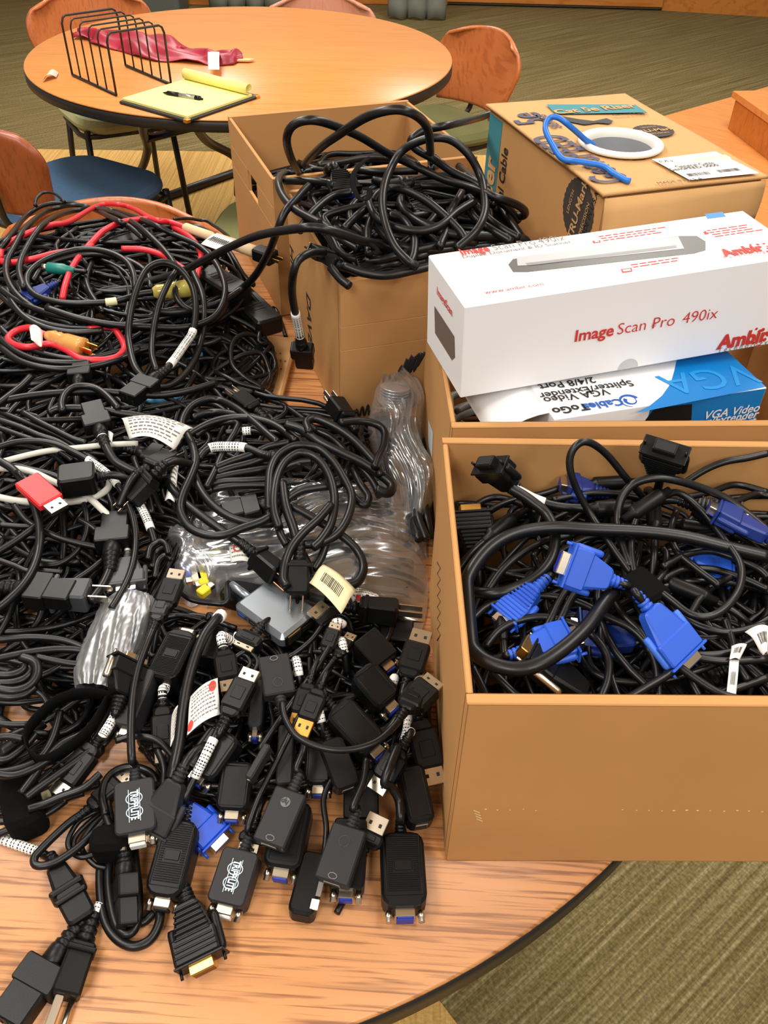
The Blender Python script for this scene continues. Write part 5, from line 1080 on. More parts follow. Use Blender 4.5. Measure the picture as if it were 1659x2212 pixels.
# ------------------------------------------------------------------ clear bags
def film(name, a=.10, rough=.12):
    m = bpy.data.materials.new(name); m.use_nodes = True; nt = m.node_tree; L = nt.links.new; out = nt.nodes['Material Output']; nt.nodes.remove(nt.nodes['Principled BSDF'])
    g = N(nt,'BsdfGlossy', Roughness=rough); g.inputs[0].default_value = (.9,.92,.95,1); tr = N(nt,'BsdfTransparent'); tr.inputs[0].default_value = (.93,.94,.95,1)
    lw = N(nt,'LayerWeight', Blend=.30); mr = N(nt,'MapRange'); mr.inputs[3].default_value = a; mr.inputs[4].default_value = .75; L(lw.outputs['Facing'], mr.inputs[0])
    df = N(nt,'BsdfDiffuse'); df.inputs[0].default_value = (.72,.76,.80,1); m2 = N(nt,'MixShader'); m2.inputs[0].default_value = .22; L(g.outputs[0], m2.inputs[1]); L(df.outputs[0], m2.inputs[2])
    mx = N(nt,'MixShader'); L(mr.outputs[0], mx.inputs[0]); L(tr.outputs[0], mx.inputs[1]); L(m2.outputs[0], mx.inputs[2]); L(mx.outputs[0], out.inputs[0]); return m
FILM = film('clear polythene', .30, .2); FILM2 = film('crinkled polythene', .34, .24)
def bag(name, label, outline, hs, hgt, m, seed, crinkle=.012, nu=90, nv=70, px=True):
    # pillow-shaped crumpled bag over an outline of four sides (each a polyline of pixels on the table)
    L_, R2 = [[at(*p,.01) if px else Vector(p) for p in side] for side in outline]; g = random.Random(seed)
    W = [(g.uniform(3,9), g.uniform(3,9), g.uniform(0,6), g.uniform(.3,1)) for _ in range(7)]; W2 = [(g.uniform(12,30), g.uniform(10,26), g.uniform(0,6), g.uniform(.2,.6)) for _ in range(8)]
    def ln(S_, t):
        k = t*(len(S_)-1); i = min(int(k), len(S_)-2); return S_[i].lerp(S_[i+1], k-i)
    def h(u, v):
        s = 0
        for a,b,c,w in W: s += w*abs(math.sin(a*u+b*v+c))
        q = 0
        for a,b,c,w in W2: q += w*(1-abs(math.sin(a*u-b*v+c)))**3
        return s/3.5, q/2.5
    def top_(u, v):
        p = ln(L_,v).lerp(ln(R2,v),u); e = min(1, (1-(2*u-1)**6))*min(1,(1-(2*v-1)**6)); s, q = h(u,v)
        return Vector((p.x+.006*math.sin(13*v+5*u), p.y+.006*math.sin(11*u+4*v), max(.002, (hs(p.x,p.y)+hgt*(.55+.45*s))*e + crinkle*q*e + .003)))
    def bot_(u, v):
        p = ln(L_,v).lerp(ln(R2,v),u); return Vector((p.x+.006*math.sin(13*v+5*u), p.y+.006*math.sin(11*u+4*v), .0018))
    mb = MB(); mb.grid(top_, nu, nv, smooth=True); mb.grid(bot_, 20, 20, smooth=True)
    return mk(name, mb, m, None, label, 'bag')
HB2 = lambda x, y: .020
bag('plastic_bag', 'large clear plastic bag lying under the loose coil with its end by the front carton', ([(365,1175),(385,1290),(600,1330),(905,1345)], [(470,1050),(640,1010),(800,860),(880,850)][::1] and [(480,1060),(700,1060),(860,1060),(935,1120)]), HB2, .030, FILM, 4, .018)
bag('plastic_bag', 'clear plastic bag with a ringed neck standing between the coil bundle and the cartons', ([(820,860),(800,960),(800,1060),(830,1160)], [(895,860),(920,960),(935,1080),(935,1200)]), lambda x,y: .05, .035, FILM, 9, .016)
mb = MB(); c = at(852,875,.07)
for k in range(7): mb.lathe(Fr(c+Vector((0,0,.004*k)), (.05,.25,1)), [(0,.017),(.0015,.0185),(.003,.017)], 20)
mk('plastic_bag_neck', mb, FILM2, None, 'ringed clear plastic tube end poking from the bag by the scribbled carton', 'tube')
bag('plastic_bag', 'small clear pouch of yellow and blue connectors at the left end of the big bag', ([(362,1165),(372,1220),(400,1290)], [(440,1150),(480,1200),(480,1295)]), HB2, .024, FILM2, 12, .010, 40, 40)
YP = mat('yellow plastic', (232,212,40), .45)
for i,(a,b,m_,w) in enumerate((((400,1215),(408,1250),BLUE,'blue plastic clip in the pouch, left of the others'),((418,1225),(428,1258),mat('ivory plastic',(222,214,190),.4),'ivory connector in the pouch beside the blue clip'),((432,1225),(442,1265),YP,'yellow connector standing in the middle of the pouch'),((455,1205),(472,1190),YP,'yellow connector at the upper corner of the pouch'),((430,1285),(450,1270),YP,'yellow connector at the lower seam of the pouch'),((446,1240),(462,1228),mat('pale metal shell',(206,200,186),.35,.6),'pale metal connector between the yellow ones in the pouch'))):
    p,q = at(*a,.030), at(*b,.030); fr = Fr((p+q)/2, q-p); t = empty('small_connector', tuple((p+q)/2-Vector((0,0,.005))), w, 'connector'); L = (q-p).length
    mb = MB(); mb.slab(fr, L, .010, .008, .002, .001); mk('body', mb, m_, t); mb = MB(); mb.slab(fr.sh(L/2+.003), .007, .007, .005, .001, .0005); mk('metal_tip', mb, MET, t)
for i in range(9):   # black cords folded inside the big bag
    g = random.Random(40+i); y0 = 1090+i*26; x0 = 520+g.uniform(-40,60); P = [at(x0+k*(330-i*10)/5, y0+18*math.sin(k*1.3+i)+g.uniform(-8,8)-k*(8-i), .018+.008*math.sin(k+i)) for k in range(6)]
    cord('black cord folded inside the large clear bag', None, None, None, r=.0046, P=P, group='cords inside the large clear bag')
for i in range(7):
    g = random.Random(60+i); x0 = 815+i*14; P = [at(x0+g.uniform(-5,5)+k*9, 905+k*52, .03+.02*math.sin(k*.9+i)) for k in range(6)]
    cord('black cord folded inside the bag with the ringed neck', None, None, None, r=.0046, P=P, group='cords inside the neck bag')
brick('black device block inside the large clear bag near the front carton', (770,1225), (890,1240), .028, .05, .016, 'bagged_device', 'device', hs=HM)
brick('black device block inside the large clear bag below the round coil', (500,1240), (600,1270), .032, .06, .02, 'bagged_device', 'device', hs=HM)
# ------------------------------------------------------------------ lower left of the heap
def c9(lab, pts, **k): return cord(lab, pts, K9, HLb, **{**dict(off=.008, r=.0030), **k})
for i,(lab,pts,r) in enumerate((
 ('cord sweeping in from the left rim above the bubble-wrapped stick, upper', [(-30,440),(200,420),(400,432),(540,470),(650,525)],.0036),
 ('cord sweeping in from the left rim above the bubble-wrapped stick, middle', [(-30,575),(200,530),(400,507),(560,512),(690,545)],.0036),
 ('cord curving in the shade left of the bubble-wrapped stick', [(260,560),(400,590),(520,610),(640,615)],.0032),
 ('coiled cord bend at the left rim, outermost', [(-30,790),(100,805),(210,770),(265,690),(250,600),(150,560)],.0042),
 ('coiled cord bend at the left rim, middle', [(-30,750),(90,745),(180,715),(225,660),(200,610)],.0040),
 ('coiled cord bend at the left rim, innermost', [(-30,690),(80,690),(160,660),(180,620)],.0038),
 ('coiled cord bend at the left rim, lowest', [(-30,840),(80,850),(180,830),(250,780)],.0036),
 ('thin cord bowing above the bubble-wrapped stick', [(820,240),(815,320),(760,400),(680,450),(590,465)],.0016),
 ('cord threading through the loose strap loop', [(430,950),(405,1060),(370,1160),(300,1270),(200,1340),(60,1380),(-30,1390)],.0034),
 ('cord leaving the strap loop downwards to the left', [(640,1080),(560,1130),(440,1190),(330,1300),(240,1420),(150,1540)],.0036),
 ('cord parallel under the strap loop', [(700,1190),(560,1300),(420,1400),(280,1500),(190,1570)],.0036),
 ('cord running level beneath the strap loop to the left rim', [(360,1290),(240,1360),(100,1410),(-30,1400)],.0034),
 ('cord glimpsed through the strap loop, upper', [(300,1000),(380,900),(480,850),(620,840)],.0030),
 ('thin hooked cord on the bare table left of the strap loop', [(240,790),(310,850),(335,910),(320,980)],.0020),
 ('level cord touching the strap loop from the left', [(-30,1030),(60,1045),(200,1045)],.0030),
 ('cord ending in the shade left of the strap loop', [(-30,1140),(60,1130),(170,1150)],.0034),
 ('lower cord from the left rim to the fabric-banded bundle', [(-30,1300),(60,1290),(180,1200),(260,1110)],.0034),
 ('cord slanting from the metal-tipped display plug to the banded bundle', [(720,1400),(600,1500),(440,1560),(300,1620),(200,1650)],.0034))):
    c9('black '+lab, pts, r=r, off=.006+.002*(i%4))
plugged('black cable with a long ferrite bead beside the strap loop', c_dp, (60,1200), (40,1215), .03, .028, None, None, HLb, .003, K9)
a,b = [at(0+.3014*x,1250+.3014*y,.03) for x,y in ((80,1210),(210,1120))]; cord('black cable whose slim ferrite bead lies left of the strap loop', None, None, None, r=.003, P=[a-(b-a)*.8,a-(b-a)*.3,a,b,b+(b-a)*.4,b+(b-a)*.9], fer=[.5])
# flat strap loop
P = smooth([on(.3014*x,1250+.3014*y,HLb,.016) for x,y in ((880,880),(760,835),(600,822),(420,872),(280,985),(190,1110),(200,1230),(280,1298),(380,1280),(520,1192),(640,1082),(720,965),(770,872))],7)
mb = MB(); V = []; Fc = []
for i,p in enumerate(P): V += [tuple(p+Vector((0,0,-.007))), tuple(p+Vector((0,0,.007)))]
for i in range(len(P)-1): Fc.append((2*i,2*i+1,2*i+3,2*i+2))
mb.add(V, Fc, True); mk('strap', mb, VEL, None, 'flat black fabric strap standing on edge in an open loop', 'strap', solid=.0014)
# bubble-wrapped stick
a, b = at(.3014*960,1250+.3014*130,.055), at(.3014*690,1250+.3014*790,.050); fr = Fr((a+b)/2, b-a); L = (b-a).length
t = empty('wrapped_stick', tuple((a+b)/2-Vector((0,0,.03))), 'black stick in a crinkled clear wrap lying on the heap front', 'wrapped device')
mb = MB(); mb.slab(fr, L*.9, .040, .016, .006, .003); mk('stick', mb, BPL, t)
mb = MB(); g = random.Random(4); W = [(g.uniform(4,26), g.uniform(2,6), g.uniform(0,6)) for _ in range(9)]
def wrap_(u, v):
    A = v*6.283; e = 1-.35*abs(2*u-1)**5; q = sum((1-abs(math.sin(a_*A/6.28*2+b_*u+c_)))**4 for a_,b_,c_ in W)/9
    return fr.p((u-.5)*L*1.02, math.cos(A)*(.026*e+.007*q), math.sin(A)*(.013*e+.008*q))
mb.grid(wrap_, 90, 80); mk('crinkled_wrap', mb, film('bubble film', .22, .34), t)
# ------------------------------------------------------------------ bottom left: banded bundle, power cords, coil
c10 = lambda lab, pts, **k: cord(lab, pts, K10, H0, **{**dict(off=.010, r=.0032), **k})
for i,(lab,pts) in enumerate((('top',[(-40,70),(60,40),(150,-10),(230,-70),(300,-150)]),('second',[(-40,110),(80,80),(180,30),(280,-40),(380,-120)]),('third',[(-40,150),(100,120),(220,100),(330,60),(450,0),(560,-60)]),('fourth',[(-40,200),(80,170),(240,140),(380,100),(500,50),(620,10),(720,-20)]),('fifth',[(-40,250),(100,235),(240,190),(360,150),(480,80),(600,40)]),('lowest',[(-40,350),(60,310),(180,270),(300,210),(400,150),(470,95)]))):
    c10('black cord of the fabric-banded bundle at the left rim, '+lab+' strand', pts, off=.006+.005*(i%3), sl=[(.55,.66,MATS['cream label'],False)] if i == 2 else None)
a = at(.3014*165,1700+.3014*130,.016); mb = MB(); mb.slab(Fr(a,(.9,.5,0)), .030, .052, .030, .008, .004); mk('hook_and_loop_band', mb, VEL, None, 'wide black fabric band wrapped round the cord bundle at the left rim', 'band')
def c_coupler(fr, par):
    relief(fr, par, BPL, .0065); mb = MB(); k = .95
    mb.slab(fr.sh(.012*k), .026*k, .015*k, .015*k, .004, .002, 1.45); mb.slab(fr.sh(.024*k), .005*k, .028*k, .021*k, .006, .0015); mb.slab(fr.sh(.040*k), .030*k, .023*k, .018*k, .004, .002, .95); b = mk('plug', mb, BPL, par)
    mb = MB(); mb.slab(fr.sh(.034*k,.0,.009*k), .004*k, .026*k, .006*k, .002, .001); mk('grip_ridge', mb, BPL, b); return b
c10('black power cord with a ring-striped white sleeve feeding a socket plug at the lower left', [(-30,355),(10,372),(100,405),(200,440),(290,472),(340,500),(385,545),(405,580)], off=.008, r=.0034, end=(c_coupler,), sl=[(.07,.62)], cat='power cord')
c10('black power cord ending in a wide socket plug in the bottom left corner', [(680,870),(640,920),(570,985),(500,1080),(440,1165)], off=.006, r=.0034, end=(c_iec,dict(k=1.2)), cat='power cord')
c10('black power cord ending in a silver-pronged plug at the bottom rim', [(720,840),(690,900),(655,960),(628,1050),(605,1115)], off=.006, r=.0034, end=(c_nema,dict(k=1.08,pl=.026,roll=1.25)), cat='power cord', sl=[(.0,.3)])
c10('thin black cord hooked in an open loop around the striped white sleeve', [(640,150),(590,190),(500,252),(390,352),(300,442),(248,505),(255,558),(330,562),(430,522),(560,432),(690,310),(770,215)], off=.018, r=.0032, start=(c_dp,dict(L=.030,W=.016)))
c10('outer strand of the tied black cord coil at the bottom of the heap', [(790,300),(755,460),(722,560),(720,750),(750,950),(830,1082),(950,1142),(1070,1100),(1138,985),(1150,850),(1140,760)], off=.006, r=.0036)
c10('inner strand of the tied black cord coil at the bottom of the heap', [(830,330),(800,470),(780,620),(790,800),(832,980),(900,1050),(960,1022),(990,920),(992,750),(972,560),(955,380)], off=.009, r=.0036)
c10('middle strand of the tied black cord coil at the bottom of the heap', [(810,420),(760,600),(760,800),(800,960),(880,1010),(960,990),(1040,960),(1100,900)], off=.004, r=.0034)
c10('black cord of the upper coil behind the first lettered adapter, outer', [(760,200),(735,60),(770,-60),(860,-130),(980,-140),(1090,-90),(1140,20)], off=.022, r=.0034)
c10('black cord of the upper coil behind the first lettered adapter, inner', [(800,260),(765,60),(810,-60),(900,-100),(1000,-90),(1080,-20),(1110,80)], off=.018, r=.0034)
c10('black cord running down the left flank of the first lettered adapter', [(735,0),(740,120),(770,240),(810,340),(800,440)], off=.020, r=.0034)
c10('thin black cord coil left of the first lettered adapter, outer ring', [(740,150),(640,200),(560,252),(492,372),(502,452),(580,502),(680,482),(770,432)], off=.012, r=.0022)
c10('thin black cord coil left of the first lettered adapter, inner ring', [(750,200),(660,280),(590,390),(600,470),(680,560),(760,580)], off=.010, r=.0022)
c10('thin black cord coil left of the first lettered adapter, middle ring', [(740,170),(620,270),(540,360),(530,440),(600,490),(700,470)], off=.008, r=.0022)
plugged('grey-ribbed black socket plug lying inside the tied cord coil', c_iec, (895,560), (905,960), .020, .012, dict(k=1.0), [(890,430),(893,480)], H0, .0034, K10, roll=1.2)
a = at(.3014*800,1700+.3014*405,.022); mb = MB(); mb.slab(Fr(a,(.95,.1,0)), .030, .022, .026, .008, .004); mk('hook_and_loop_band', mb, VEL, None, 'black fabric band tying the cord coil below the first lettered adapter', 'band')
plugged('ribbed black video plug with a gold end lying alone at the bottom of the heap', c_vga, (1345,830), (1440,1215), .016, .012, dict(L=.042,W=.033,T=.017,tip=GOLD,ins=mat('dark gold pins',(120,84,30),.4,.8)), [(1240,640),(1270,720),(1310,770)], H0, .0034, K10, roll=.25)
# ------------------------------------------------------------------ video adapters
def adapter(label, quad, z0, z1, T, style='plain', port='vga', m=GPL, logo=None, crop=K0, tail=None, end=None, cr=.0024, hs=None, R=.004, group=None, rl=True, sl=None, cat='adapter'):
    # quad: the corners of the upper face: cord end a, cord end b, port end b, port end a
    q = [at(crop[0]+p[0]*crop[2], crop[1]+p[1]*crop[2], z0 if i < 2 else z1) for i,p in enumerate(quad)]
    e0, e1 = (q[0]+q[1])/2, (q[2]+q[3])/2; L = (e1-e0).length; W = ((q[1]-q[0]).length+(q[2]-q[3]).length)/2; x = (e1-e0)/L
    side = ((q[0]-q[1])+(q[3]-q[2])).normalized(); y = (side-x*side.dot(x)).normalized()
    if x.cross(y).z < 0: y = -y
    fr = Fr((e0+e1)/2, x, y); t = empty('video_adapter', tuple((e0+e1)/2-Vector((0,0,T))), label, cat, group); fr = fr.sh(0,0,-T/2)
    mb = MB(); mb.slab(fr, L, W, T, R, .0022 if style != 'plain' else .0012); b = mk('body', mb, m, t); tp_ = fr.sh(0,0,T/2)
    if style == 'panel':
        mb = MB(); P = [tp_.p(sx*(L*.40),sy*(W*.36),.0001) for sx,sy in ((-1,-1),(1,-1),(1,1),(-1,1),(-1,-1))]; mb.tube(P, .0005, 6); mk('inset_outline', mb, BPL, b)
    if style == 'ridged':
        mb = MB(); n = 26
        for k in range(n):
            xx = -L*.40+L*.74*k/n
            if abs(xx+L*.02) < L*.08:
                for s in (-1,1): mb.slab(tp_.sh(xx, s*W*.29, .0002), L*.014, W*.12, .0012, .0004, .0003)
            else: mb.slab(tp_.sh(xx,0,.0002), L*.014, W*.70, .0012, .0004, .0003)
        mk('grip_ridges', mb, m, b); mb = MB(); mb.slab(tp_.sh(-L*.02,0,.0003), L*.13, W*.40, .001, .001, .0003); mk('logo_plate', mb, m, b)
        mb = MB(); P = [tp_.p(sx*(L*.40)-L*.03,sy*(W*.39),.0002) for sx,sy in ((-1,-1),(1,-1),(1,1),(-1,1),(-1,-1))]; mb.tube(P, .0006, 6); mk('inset_outline', mb, BPL, b)
    if logo == 'tripp':
        BW = mat('pale blue print', (206,226,238), .5)
        text('TRIPP\u00b7LITE', W*.27, BW, Fr(tp_.p(0,0,.0004), tp_.x, tp_.y), b, bold=.03, squeeze=.62)
        mb = MB()
        for s in (-1,1): mb.slab(tp_.sh(0,s*W*.135,.0004), L*.62, .0005, .0003, .0001, .0001)
        for cx in (-L*.13, L*.13):
            mb.tube([tp_.p(cx+L*.11*math.cos(a*.3142),W*.20*math.sin(a*.3142),.0003) for a in range(21)], .0004, 5)
        mk('logo_frame', mb, BW, b)
    if logo == 'hp':
        LG = mat('grey print', (98,98,100), .5); px_, py_ = -L*.26, 0
        mb = MB(); mb.poly([tp_.p(*c_, .0004) for c_ in oval(tp_, px_, py_, W*.15, W*.15, 32)]); mk('round_logo', mb, LG, b)
        text('hp', W*.24, GPL, Fr(tp_.p(px_,py_,.0008), -tp_.y, tp_.x), b, bold=.01, shear=.3)
        mb = MB(); mb.tube([tp_.p(L*.40+.0022*math.cos(a*.7854),.0034*math.sin(a*.7854),.0003) for a in range(9)], .0004, 5); mk('printed_mark', mb, GREYI, b)
    if logo == 'faint':
        mb = MB(); mb.tube([tp_.p(-L*.22+W*.15*math.cos(a*.2618),W*.15*math.sin(a*.2618),.0001) for a in range(25)], .0003, 5); mb2 = mb; mk('faint_logo_ring', mb2, DGR, b)
        mb = MB(); mb.tube([tp_.p(L*.40+.0022*math.cos(a*.7854),.0034*math.sin(a*.7854),.0003) for a in range(9)], .0004, 5); mk('printed_mark', mb, GREYI, b)
    pe = fr.sh(L/2)
    if port in ('vga','vgab','dvi'):
        mb = MB(); mb.slab(pe.sh(.0028), .0066, W*.44, T*.50, .0008, .0006); s_ = mk('video_port', mb, MET, b)
        mb = MB(); mb.slab(pe.sh(.0066), .0030, W*.38, T*.40, .0006, .0008); mk('port_insert', mb, VBLUE if port == 'vga' else (WPL if port == 'dvi' else DARK), s_)
        for s in (-1,1):
            mb = MB(); mb.lathe(pe.sh(0,s*W*.36,0), [(0,.0022),(.003,.0030),(.005,.0030),(.0052,.0024),(.0085,.0026)], 8); mk('port_screw', mb, MET, b)
    elif port == 'hdmi':
        mb = MB(); mb.slab(pe.sh(-.0005), .0022, W*.48, T*.34, .0006, .0004); s_ = mk('video_port', mb, MET, b)
        mb = MB(); mb.slab(pe.sh(.0004), .0012, W*.42, T*.24, .0003, .0002); mk('port_insert', mb, DARK, s_)
    if tail or end:
        ce = fr.sh(-L/2); c0 = ce.p(0,0,0)
        if rl: relief(Fr(c0, fr.x, fr.y), t, m, min(.0055,T*.45), 5, .016)
        P = [c0, c0-fr.x*.016] + (trace(tail, crop, hs or H0, .004) if tail else []); P = smooth(P, 7); mb = MB(); mb.tube(P, cr, 10); co = mk('cord', mb, BLK, t)
        for q_ in (sl or []): sleeve(P, q_[0], q_[1], cr, co)
        if end: e_ = endfr(P, False, end[1].get('roll',0)); end[0](e_, co, **{k:v for k,v in end[1].items() if k != 'roll'})
    return t
HA = lambda x, y: .030
HA2 = lambda x, y: .045
mono = dict(hs=HA2)
adapter('square black adapter with pale blue lettering beside the tied cord coil', [(245,1689),(331,1678),(338,1790),(247,1805)], .046, .040, .020, logo='tripp', port='dvi', tail=[(285,1640,4),(283,1580,8),(288,1500,14),(300,1440,18),(320,1385,22),(336,1345,22)], hs=HA2, cr=.0034, end=(c_dp,dict(L=.030,W=.016,T=.010)))
adapter('square black adapter with pale blue lettering farther down the bare table', [(488,1823),(556,1846),(528,1964),(441,1941)], .030, .022, .020, logo='tripp', port='dvi', tail=[(535,1790),(560,1720,6),(600,1640,16),(640,1560,24),(690,1470,26),(725,1420,24)], hs=HA, cr=.0026, end=(c_dp,dict(L=.024,W=.013,T=.007,tl=.008)))
adapter('long ridged black adapter leaning left of the lettered adapter', [(358,1765),(428,1772),(394,1942),(302,1931)], .036, .024, .024, 'ridged', R=.010, port='vgab', m=BPL, tail=[(400,1725,4),(420,1680,12),(440,1640,20),(470,1580,26),(490,1545,26)], hs=HA, cr=.0034, sl=[(.50,.80)], end=(c_dp,dict(L=.032,W=.019,T=.011)))
adapter('ridged black adapter flat on the bare table at the carton corner', [(822,1798),(912,1792),(926,1950),(824,1958)], .022, .022, .022, 'ridged', R=.009, m=BPL, tail=[(865,1770),(862,1730,6),(845,1700,16),(830,1690,24),(842,1655,30),(860,1610,30)], hs=HA, cr=.0036)
adapter('flat grey-black adapter with a round pale logo lying on another adapter', [(596,1694),(661,1718),(611,1836),(546,1808)], .052, .044, .012, logo='hp', port='hdmi', R=.002, tail=[(640,1660,4),(655,1620,8),(662,1570,10),(680,1520,14),(690,1480,14)], hs=HA2, cr=.0030)
adapter('black adapter beneath the round-logo adapter, video port facing the bare table', [(600,1722),(673,1735),(650,1878),(562,1868)], .034, .024, .022, 'panel', R=.007, m=BPL)
adapter('flat grey-black adapter without bright logo leaning on a boxy adapter', [(722,1770),(789,1799),(750,1922),(679,1887)], .048, .040, .012, logo='faint', port='hdmi', R=.002, tail=[(762,1745,2),(785,1690,6),(792,1640,8)], hs=HA2, cr=.0030)
adapter('boxy black adapter under the flat one beside the ridged adapter', [(728,1758),(792,1775),(788,1922),(706,1912)], .030, .022, .020, 'plain', R=.003, m=BPL)
adapter('black adapter with two tiny specks resting against the front carton', [(859,1655),(914,1647),(943,1768),(884,1782)], .044, .034, .024, 'panel', R=.006, port='hdmi', m=BPL)
adapter('black adapter with a slot port lying under the thin hanging cord arc', [(690,1598),(738,1592),(784,1690),(722,1708)], .056, .044, .020, 'plain', R=.005, port='hdmi', m=BPL, tail=[(690,1575,4),(680,1540,6)], hs=HA2)
adapter('long black adapter nearest the centre, outlined top, above the slot-port adapter', [(696,1532),(760,1510),(847,1598),(778,1625)], .070, .058, .026, 'panel', R=.008, m=BPL, tail=[(705,1505,8),(690,1470,8)], hs=HA2)
adapter('black adapter with outlined top wedged behind the nearest long one', [(750,1448),(812,1436),(877,1503),(812,1525)], .072, .060, .028, 'panel', R=.008, m=BPL)
adapter('blocky black adapter showing a silver port plate with blue centre', [(762,1372),(812,1368),(872,1418),(800,1432)], .070, .062, .030, 'plain', R=.002, m=BPL)
adapter('flat grey-black adapter turned with its cord towards the carton', [(638,1487),(571,1508),(558,1423),(622,1405)], .066, .072, .012, logo='faint', port=None, R=.002, tail=[(610,1520,20),(616,1552,22),(640,1590,24),(690,1614,24),(750,1620,24),(810,1604,24),(850,1570,24),(875,1535,22)], hs=HA2, cr=.0028, end=(c_dp,dict(L=.030,W=.020,T=.010)))
adapter('dull grey tubular adapter with a blue video end below the metal-tipped display plug', [(546,1466),(570,1468),(566,1570),(531,1568)], .056, .048, .026, 'plain', R=.004)
adapter('outlined black adapter under the display plug with the printed white sleeve', [(455,1578),(521,1576),(462,1692),(385,1646)], .058, .046, .024, 'panel', R=.008, m=BPL)
adapter('black adapter right of the bright blue plug with a silver video port', [(480,1640),(546,1648),(536,1752),(461,1748)], .046, .034, .022, 'panel', R=.006, m=BPL)
adapter('slim black bar adapter slanting beside the tubular adapter', [(571,1602),(584,1610),(541,1685),(528,1675)], .066, .060, .012, 'plain', R=.002, port='hdmi')
adapter('black block adapter standing between the slim bar and the outlined adapter', [(600,1563),(638,1566),(628,1695),(597,1692)], .050, .040, .024, 'plain', R=.003, port=None)
adapter('outlined black adapter whose port shows above the round-logo adapter', [(672,1578),(708,1600),(722,1700),(647,1690)], .046, .034, .022, 'panel', R=.008, m=BPL)
adapter('dark boxy adapter with a black port behind the flat unmarked adapter', [(742,1660),(818,1662),(818,1768),(742,1768)], .034, .026, .022, 'plain', R=.003, port='vgab', m=BPL)
adapter('long grey stick adapter with a blue end under the first lettered cord', [(300,1437),(332,1447),(287,1572),(242,1560)], .062, .052, .026, 'plain', R=.004, tail=[(322,1410,8),(330,1370,10)], hs=HA2)
adapter('ribbed black brick adapter with a silver connector at its upper edge', [(372,1475),(315,1448),(368,1345),(425,1372)], .060, .066, .030, 'ridged', R=.010, m=BPL, port='vgab')
adapter('smooth black brick adapter beside the thick bent cord', [(420,1418),(472,1420),(497,1352),(446,1350)], .056, .060, .026, 'plain', R=.005, m=BPL, port=None)
adapter('dark box adapter under the pale-pronged plug against the front carton', [(820,1385),(890,1378),(895,1335),(825,1330)], .030, .030, .026, 'plain', R=.003, m=BPL, port=None)
# bright blue plug, stick with a network port
plugged('bright blue video plug lying beneath the black adapters', c_vga, (400,1745), (462,1810), .026, .014, dict(m=mat('vivid blue plastic',(16,70,190),.4), ribs=False, L=.034, W=.027), None, H0, .003)
a, b = at(682,1838,.022), at(648,1972,.022); fr = Fr((a+b)/2-Vector((0,0,.009)), b-a); L = (b-a).length; t = empty('network_adapter', tuple(fr.o-Vector((0,0,.01))), 'narrow black stick adapter with a network port, lowest on the bare table', 'adapter')
mb = MB(); mb.slab(fr, L, .020, .018, .005, .002); bo = mk('body', mb, BPL, t); mb = MB(); mb.slab(fr.sh(L/2), .001, .013, .011, .001, .0002); mk('network_port', mb, DARK, bo)
mb = MB(); mb.slab(fr.sh(L*.33,.009,.0085), L*.16, .006, .0012, .0004, .0002); mk('white_sticker', mb, WHT, bo); mb = MB(); mb.slab(fr.sh(-L*.05,.009,.0085), L*.5, .006, .0009, .0004, .0002); mk('printed_label', mb, GREYI, bo)
# display and usb plugs scattered among the adapters
pa = lambda lab, p0, p1, z0, z1, kw=None, tail=None, r=.0026, sl=None, **k: plugged(lab, c_dp, p0, p1, z0, z1, kw, tail, HA2, r, sl=sl, **k)
BIG = dict(L=.028, W=.020, T=.012, tl=.011)
pa('display plug with silver tip lying at the lower left beside the strap loop', (205,1610), (138,1698), .040, .030, dict(BIG,L=.036), [(262,1520),(240,1560),(222,1588)], .0034, [(.02,.55)])
pa('display plug with a golden tip standing among the cords left of the warning sheet', (352,1528), (355,1612), .045, .032, dict(BIG,L=.036), [(362,1455),(357,1490)], .003, [(.1,.8)])
pa('silver-tipped display plug under a white printed sleeve in front of the grey hub', (484,1408), (493,1465), .062, .056, BIG, [(520,1362,6),(505,1385,4)], .0036, [(.1,.75)])
pa('display plug whose silver tip points up beside the tubular adapter', (492,1550), (522,1492), .064, .070, dict(BIG,L=.034), [(478,1600),(484,1575)], .003)
pa('oval display plug seen end-on below the grey hub', (548,1372), (530,1394), .052, .052, dict(L=.014,W=.026,T=.014,tl=.006), None, .003)
pa('display plug with a silver tip pointing down at the carton corner', (866,1618), (820,1696), .056, .040, BIG, [(884,1540),(878,1580),(872,1602)], .003, [(.05,.6)])
pa('flat display plug with a silver tip leaning on the carton wall', (880,1465), (903,1395), .066, .074, dict(L=.034,W=.023,T=.010,tl=.013), [(870,1510),(876,1488)], .003)
pa('small plug with bronze tip against the carton wall, below the flat display plug', (880,1530), (928,1482), .066, .070, dict(L=.028,W=.024,T=.012,tl=.008), None, .003)
pa('black plug with a silver tip hanging down along the carton wall', (905,1555), (928,1652), .050, .034, dict(L=.040,W=.024,T=.010,tl=.014), None, .003)
pa('slim plug whose gold tip points down in the adapter pile centre', (690,1490), (660,1562), .070, .062, dict(L=.028,W=.018,T=.008,tl=.014,tip=GOLD), [(715,1440),(702,1465)], .0024)
pa('second slim gold-tipped plug close beside the first', (668,1478), (648,1545), .064, .058, dict(L=.028,W=.018,T=.008,tl=.014,tip=GOLD), None, .0024)
pa('tiny plug with a pale tip pointing up between the hub and the adapters', (702,1412), (718,1370), .060, .066, dict(L=.024,W=.014,T=.007,tl=.006), [(680,1450),(692,1430)], .0024)
pa('silver-tipped plug sticking out behind the right end of the grey hub', (718,1345), (700,1330), .050, .052, dict(L=.012,W=.024,T=.010,tl=.012), None, .003)
pa('black plug resting on the brick adapter with its tip pointing at the pouch', (352,1320), (375,1258), .070, .076, dict(L=.034,W=.020,T=.011), None, .0032)
